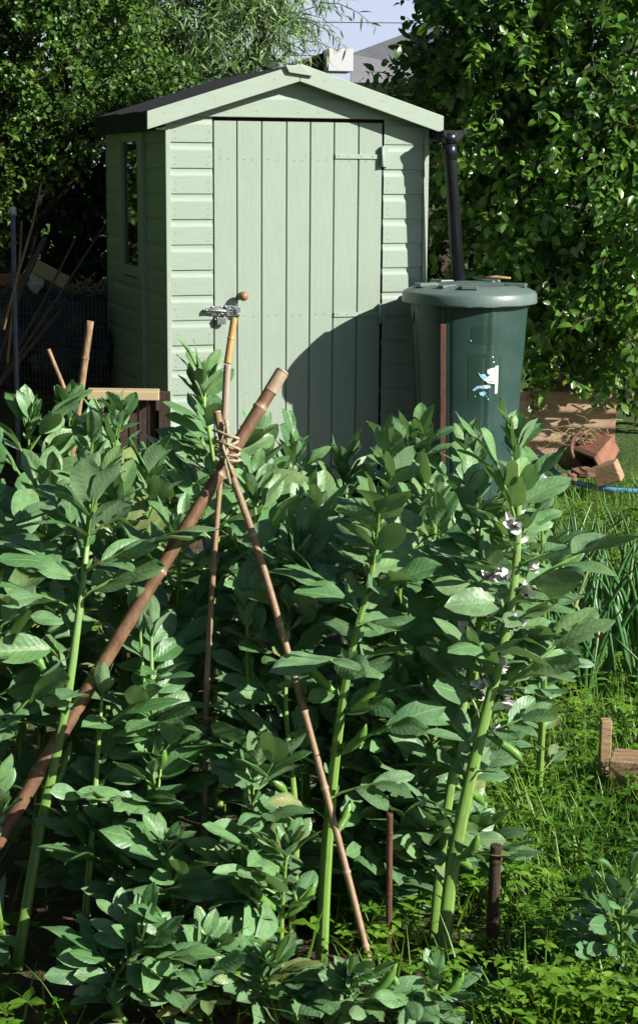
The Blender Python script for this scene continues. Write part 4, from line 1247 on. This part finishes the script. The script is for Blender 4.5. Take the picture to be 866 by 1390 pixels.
# rubble on top of the heap
mb = MB(); mb.box(at(68, 372, 9.0), V((0.075, 0.03, -0.045)), V((-.02, .06, 0)), V((0.018, 0, 0.032)))
tag(mb.build('wood_block', M_palepine, None, None, 0.005), 'pale wooden block lying tilted on the dark compost heap', 'wood block')
mb = MB(); mb.blob(at(47, 378, 9.0), 0.06, 0.05, 0.08, 9, 0.3, 12, 8, fr=2, smooth=False); tag(mb.build('stone', M_wallr), 'grey white stone on the compost heap left of the wooden block', 'stone')
mb = MB(); mb.blob(at(20, 380, 8.95), 0.085, 0.05, 0.035, 5, 0.4, 12, 8, fr=3, smooth=False); tag(mb.build('terracotta_shard', M_terra), 'orange terracotta shard on the compost heap behind the pole', 'shard')
mb = MB(); c = at(118, 393, 9.1)
for i in range(60):
    p = c + V((rw.gauss(0, .07), rw.gauss(0, .05), rw.gauss(0, .02))); a_ = rw.uniform(0, 6.28); mb.tube([p, p + V((cos(a_), sin(a_), rw.uniform(0, .8))) * 0.08], 0.002, 4, False)
tag(mb.build('dry_grass_heap', M_straw), 'heap of dry grass on the compost bin beside the shed', 'dry grass', None, 'stuff')
# heap under all that
mb = MB(); c = at(60, 420, 9.35); mb.blob(V((c.x, c.y, 0.35)), 0.75, 0.35, 0.52, 2, 0.25, 30, 16); tag(mb.build('compost_heap', M_ground), 'dark compost heap in deep shade behind the wire mesh', 'compost heap')
# pole and leaning sticks
pr = empty('metal_pole', V((0, 0, 0)), 'upright blue grey pole with pale cap at the far left', 'pole')
a = at(18, 290, 8.3); b_ = at(23.5, 520, 8.25)
mb = MB(); mb.tube([a, b_, b_ + (b_ - a) * 0.5], 0.0125, 10); mb.build('tube', M_pole, pr)
mb = MB(); mb.tube([at(20, 292, 8.29), at(18.5, 287, 8.3), at(15, 282, 8.3)], 0.0145, 10); mb.build('cap', M_poletip, pr)
STK = [((57, 248), (25, 372), 8.35, .006, M_stick, 'pale thin cane, tallest of the leaning sticks at left'),
       ((30, 300), (18, 420), 8.4, .006, M_stick, 'thin cane with pale tip leaning just right of the pole'),
       ((50, 320), (5, 470), 8.5, .009, M_darkstick, 'dark stick leaning behind the pole at left'),
       ((62, 322), (0, 440), 8.45, .017, M_darkstick, 'thick dark branch leaning across the black sacks'),
       ((104, 322), (20, 480), 8.4, .007, M_darkstick, 'thin dark stick leaning towards the shed window'),
       ((145, 302), (10, 505), 8.35, .006, M_darkstick, 'long dark stick leaning against the rear edge of the shed'),
       ((88, 415), (0, 520), 8.4, .012, M_darkstick, 'dark branch lying low across the wire mesh')]
for (x0, y0), (x1, y1), Y, r, mat, lb_ in STK:
    a = at(x0, y0, Y + 0.05); b_ = at(x1, y1, Y - 0.1); e_ = b_ + (b_ - a) * 0.6
    mb = MB(); mb.tube([a, a.lerp(b_, .5) + V((0.012, 0, 0.01)), b_, e_], [r * .8, r, r * 1.05, r * 1.1], 8)
    tag(mb.build('leaning_stick', mat), lb_, 'stick', 'sticks leaning in the compost corner')


# ------------------------------------------------------------------ trees
def limb(mb, a, b, r0, r1, rng, wob=0.08, n=7):
    L_ = (b - a).length; P = []; R_ = []
    for i in range(n + 1):
        t = i / n
        P.append(a.lerp(b, t) + V((rng.gauss(0, 1), rng.gauss(0, 1), rng.gauss(0, 1))) * (wob * L_ * 0.3 * sin(pi * t)) + UP * (0.06 * L_ * sin(pi * t)))
        R_.append(r0 + (r1 - r0) * t)
    mb.tube(P, R_, 8, False)
    return P


def tree(name, label, base, crowns, seed, leafmat_, bark, ntwigs, leaves, Lr, Wr, twl, droop, r0=0.06, fold=0.3, bend=0.25, up=0.4, cat='tree', group=None, shell=0.55, hole=0.28, nseg=3, fruits=0, hf=2.2):
    rng = random.Random(seed)
    root = empty(name, V((base.x, base.y, 0)), label, cat, group); Mi = inv(root)
    tb = MB(); cb_ = MB()
    tot = sum(c[1].x * c[1].y * c[1].z for c in crowns)
    fork = base + UP * (min(c[0].z for c in crowns) * 0.45)
    tb.tube([V((base.x, base.y, -0.05)), base + UP * 0.1, base.lerp(fork, .5) + V((.03, 0, 0)), fork], [r0 * 1.5, r0 * 1.1, r0, r0 * .9], 10, False)
    fr_pts = []
    for c, rad in crowns:
        P = limb(tb, fork, c + V((0, 0, -rad.z * 0.2)), r0 * 0.8, r0 * 0.25, rng)
        for _ in range(5):
            d = V((rng.gauss(0, 1), rng.gauss(0, 1), rng.gauss(0.3, 1))).normalized()
            limb(tb, P[rng.randint(4, 7)], c + V((d.x * rad.x, d.y * rad.y, d.z * rad.z)) * 0.85, r0 * 0.28, r0 * 0.06, rng)
        nt_ = int(ntwigs * rad.x * rad.y * rad.z / tot)
        done = 0; tries = 0
        while done < nt_ and tries < nt_ * 12:
            tries += 1
            d = V((rng.gauss(0, 1), rng.gauss(0, 1), rng.gauss(0, 1))).normalized()
            rr = shell + (1 - shell) * rng.random() ** 0.6 if rng.random() < 0.8 else rng.random()
            s0 = c + V((d.x * rad.x, d.y * rad.y, d.z * rad.z)) * rr
            if mnoise.noise(s0 * hf + V((seed, 0, 0))) < -hole and rr > 0.45: continue
            if s0.z < 0.05: continue
            done += 1
            td = (d + V((rng.gauss(0, .5), rng.gauss(0, .5), rng.gauss(up, .5)))).normalized()
            L_ = rng.uniform(*twl)
            n = rng.randint(*leaves)
            pts = [s0 + td * (L_ * t) - UP * (droop * L_ * t * t) for t in (0, .33, .66, 1)]
            if rng.random() < 0.5: tb.tube(pts, [0.005, 0.004, 0.003, 0.0012], 3, False)
            cl_ = mnoise.noise(s0 * 1.7 + V((seed, 4, 0)))
            tn0 = 0.5 + 0.55 * cl_
            for k_ in range(n):
                t = (k_ + 0.6) / n
                p = s0 + td * (L_ * t) - UP * (droop * L_ * t * t)
                tdir = (td - UP * (2 * droop * t)).normalized()
                sd = tdir.orthogonal(); sd = Matrix.Rotation(k_ * 2.4 + rng.uniform(-.5, .5), 3, tdir) @ sd
                ld_ = (tdir * rng.uniform(0.3, 0.9) + sd * 0.9 - UP * droop * 0.8).normalized()
                nn = (UP * 0.7 + V((rng.gauss(0, .5), rng.gauss(0, .5) - 0.2, rng.gauss(0, .5))))
                LL = rng.uniform(*Lr)
                yel = 1.0 if rng.random() < 0.006 else 0.0
                cb_.leaf(p, ld_, nn, LL, LL * rng.uniform(*Wr), fold * rng.uniform(.3, 1.4), bend * rng.uniform(-.3, 1.6), (min(1, max(0, tn0 + rng.gauss(0, .18))), yel, 0), nseg)
            if fruits and rr > 0.8 and d.y < -0.2: fr_pts.append(s0 + td * L_ * 0.4 - V((0, 0.03, 0.05)))
    tb.build('trunk', bark, root, Mi)
    cb_.build('crown', leafmat_, root, Mi)
    if fruits:
        rng.shuffle(fr_pts)
        for p in fr_pts[:fruits]:
            f_ = MB(); f_.lathe([(0.001, -0.026), (0.014, -0.022), (0.021, -0.008), (0.020, 0.006), (0.013, 0.020), (0.006, 0.030), (0.002, 0.034)], p, 10)
            f_.tube([p + UP * 0.034, p + V((0.006, 0, 0.055))], 0.0015, 5); f_.build('fruit', M_fruit, root, Mi)
    return root


c_ = lambda x, y, Y, rx, ry, rz: (at(x, y, Y), V((rx, ry, rz)))
# pear tree right of the shed
tree('pear_tree', 'leafy pear tree with glossy leaves and small green fruits right of shed', V((1.35, 9.55, 0)),
     [c_(712, 60, 9.4, .55, .55, .50), c_(820, 60, 9.3, .60, .6, .60), c_(640, 190, 9.55, .42, .45, .50), c_(745, 230, 9.2, .50, .50, .50), c_(850, 260, 9.0, .45, .55, .60),
      c_(800, 380, 9.05, .38, .40, .42), c_(690, 340, 9.45, .36, .35, .45), c_(585, 130, 9.6, .24, .35, .26), c_(760, -90, 9.4, .8, .7, .45), c_(870, 420, 8.9, .30, .35, .42), c_(760, 470, 9.0, .34, .30, .22)],
     31, M_pear, M_barkgrey, 2400, (8, 12), (0.044, 0.086), (0.50, 0.66), (0.14, 0.30), 0.35, 0.05, fold=0.35, bend=0.3, up=0.3, shell=0.5, hole=0.12, nseg=4, fruits=16, hf=3.0)
# added shrub blocking light behind the pear tree, shade put into its leaf colour
tree('shade_toned_shrub', 'dense shade toned shrub added behind the pear tree to darken its gaps', V((1.6, 10.8, 0)),
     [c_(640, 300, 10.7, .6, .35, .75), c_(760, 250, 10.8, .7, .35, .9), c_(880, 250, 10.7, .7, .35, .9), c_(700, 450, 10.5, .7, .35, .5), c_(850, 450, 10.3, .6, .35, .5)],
     32, M_shadeleaf, M_bark, 900, (9, 13), (0.06, 0.09), (0.5, 0.65), (0.15, 0.3), 0.2, 0.05, cat='shrub', shell=0.3, hole=0.6)
tree('shade_toned_shrub', 'dense shade toned shrub behind the shed, hidden below the willow', V((-0.6, 11.3, 0)),  # shade below the willow is put into its leaf colour
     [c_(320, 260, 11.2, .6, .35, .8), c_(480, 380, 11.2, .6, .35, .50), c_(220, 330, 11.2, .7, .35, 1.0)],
     33, M_shadeleaf, M_bark, 600, (9, 13), (0.06, 0.09), (0.5, 0.65), (0.15, 0.3), 0.2, 0.05, cat='shrub', shell=0.3, hole=0.6)
# hedge tree at far left
tree('hedge_tree', 'dense dark small leaved hedge tree at the upper left', V((-2.1, 10.9, 0)),
     [c_(20, 40, 10.5, .48, .45, .42), c_(110, 70, 10.7, .45, .45, .42), c_(0, 185, 10.4, .40, .4, .36), c_(115, 160, 10.6, .42, .4, .28), c_(60, -60, 10.6, .8, .6, .4), c_(185, 110, 10.9, .30, .3, .30), c_(-40, 290, 10.3, .28, .35, .30)],
     34, M_hedge, M_bark, 2300, (9, 14), (0.025, 0.050), (0.5, 0.7), (0.10, 0.24), 0.15, 0.06, up=0.3, shell=0.5, hole=0.10, hf=3.6)
tree('hedge_backing', 'hedge with shade put into its leaf colour behind the compost corner left of the shed', V((-2.4, 11.6, 0)),  # dark void left of the shed is put into the leaf colour
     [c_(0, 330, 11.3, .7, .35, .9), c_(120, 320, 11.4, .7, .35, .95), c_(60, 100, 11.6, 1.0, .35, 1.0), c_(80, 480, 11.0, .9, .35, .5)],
     35, M_shadeleaf, M_bark, 1300, (9, 13), (0.055, 0.085), (0.5, 0.7), (0.12, 0.28), 0.2, 0.06, cat='hedge', shell=0.3, hole=0.7)
tree('added_shade_hedge', 'tall dense hedge added out of view at left to darken the shed wall, mirrored in its window', V((-3.0, 7.6, 0)),  # unseen hedge, added to keep sky light off the shed's side wall
     [(V((-2.9, 6.0, 1.9)), V((.6, 1.4, 2.2))), (V((-2.9, 8.2, 2.1)), V((.6, 1.4, 2.4))), (V((-3.0, 10.2, 2.1)), V((.6, 1.2, 2.4)))],
     37, M_hedge, M_bark, 1500, (8, 12), (0.12, 0.18), (0.5, 0.7), (0.2, 0.4), 0.2, 0.08, cat='hedge', shell=0.5, hole=0.8)
tree('added_sky_block_tree', 'large broadleaved tree added out of view left of the bean bed to block sky light', V((-4.2, 2.2, 0)),  # unseen tree, added to block part of the sky and deepen shadows
     [(V((-4.4, 1.0, 3.2)), V((1.5, 2.0, 2.2))), (V((-4.2, 4.2, 3.4)), V((1.4, 2.0, 2.4))), (V((-4.6, -2.2, 3.2)), V((1.6, 2.0, 2.4)))],
     38, M_hedge, M_bark, 1500, (8, 12), (0.16, 0.24), (0.5, 0.7), (0.3, 0.5), 0.2, 0.14, shell=0.5, hole=0.8)
# willow with narrow leaves above the shed roof
tree('willow_tree', 'pale green willow with narrow leaves rising behind the shed roof', V((-1.0, 12.2, 0)),
     [c_(250, 40, 11.9, .50, .5, .46), c_(330, 30, 12.1, .42, .45, .40), c_(190, -30, 12.0, .5, .5, .5), c_(290, -60, 12.1, .6, .5, .40), c_(385, -10, 12.0, .30, .3, .25), c_(300, 110, 11.9, .35, .35, .25), c_(200, 130, 11.8, .32, .3, .28)],
     36, M_willow, M_barkgrey, 1050, (12, 18), (0.065, 0.11), (0.11, 0.16), (0.25, 0.5), 0.55, 0.06, fold=0.2, bend=0.3, up=0.4, shell=0.4, hole=0.22, nseg=3, hf=2.8)

# ------------------------------------------------------------------ neighbouring house far behind
HY = 17.0
hs = empty('neighbour_house', V((0, 0, 0)), 'neighbouring low house with grey roof and white box end behind shed', 'house')
a = at(477, 74, HY); b_ = at(640, 10, HY + 0.6); e0 = at(640, 120, HY + 0.6); f0 = at(470, 118, HY)
mb = MB(); bk = V((0.6, 4.0, 0.0))
# roof slab: lower verge to the left, rising right
sl_ = (b_ - a); th = 0.06
q = [a, b_, b_ + V((0, 5, 0)), a + V((0, 5, 0))]
P = q + [p - UP * 0.0 for p in ()]
low = [at(477, 118, HY - 0.0), at(640, 118, HY - 0.0)]
P = [at(476, 73, HY + 1.2), at(660, 4, HY + 1.2), at(660, 112, HY - 0.3), at(476, 112, HY - 0.3)]
P2 = [p + V((0, 0.15, -0.12)) for p in P]
mb.add(P + P2, [(0, 3, 2, 1), (4, 5, 6, 7), (0, 1, 5, 4), (1, 2, 6, 5), (2, 3, 7, 6), (3, 0, 4, 7)], None, (0.5, 0, 0), 0, False)
mb.build('roof', M_slate, hs)
mb = MB(); c = at(458, 83, HY - 0.35); mb.box(c, V((0.118, 0.04, 0)), V((-0.03, 0.2, 0)), UP * 0.105); mb.build('box_end', M_whitepvc, hs, None, 0.006)
mb = MB(); c = at(560, 150, HY); mb.bx(c.x - 0.85, c.x + 1.3, HY, HY + 4, 0, at(500, 112, HY).z); mb.build('wall', M_housebrick, hs)
mb = MB(); a = at(360, 98, HY - 0.6); b_ = at(443, 70, HY - 0.3); d = (b_ - a)
mb.add([a, b_, b_ - UP * 0.16, a - UP * 0.05, a + V((0, 2, 0)), b_ + V((0, 2, 0)), b_ + V((0, 2, -.16)), a + V((0, 2, -.05))], [(0, 3, 2, 1), (0, 1, 5, 4), (4, 5, 6, 7), (3, 7, 6, 2), (1, 2, 6, 5), (0, 4, 7, 3)], None, (0.5, 0, 0), 0, False)
c = at(425, 96, HY - 0.3); 
mb.build('dark_verge', M_darkroof, hs)
mb = MB(); a2 = a - UP * 0.06; b2 = b_ - UP * 0.17
mb.add([a2 + V((0, .05, 0)), b2 + V((0, .05, 0)), V((b2.x, b2.y + .05, 0)), V((a2.x, a2.y + .05, 0)), a2 + V((0, 2, 0)), b2 + V((0, 2, 0)), V((b2.x, b2.y + 2, 0)), V((a2.x, a2.y + 2, 0))], [(0, 3, 2, 1), (0, 1, 5, 4), (4, 5, 6, 7), (1, 2, 6, 5), (0, 4, 7, 3)], None, (0.5, 0, 0), 0, False)
mb.build('wall', M_housebrick, hs)
for (y0, y1, lb_) in ((12, 7, 'upper thin overhead wire crossing the sky gap above the shed'), (52, 58, 'lower thin overhead wire crossing the sky gap above the shed')):
    a = at(-700, y0 - 10, 24); b_ = at(1500, y1 + 20, 24); P = [a.lerp(b_, i / 20) - UP * (0.15 * sin(pi * i / 20)) for i in range(21)]
    mb = MB(); mb.tube(P, 0.006, 5, False); tag(mb.build('overhead_wire', M_darkroof), lb_, 'wire')
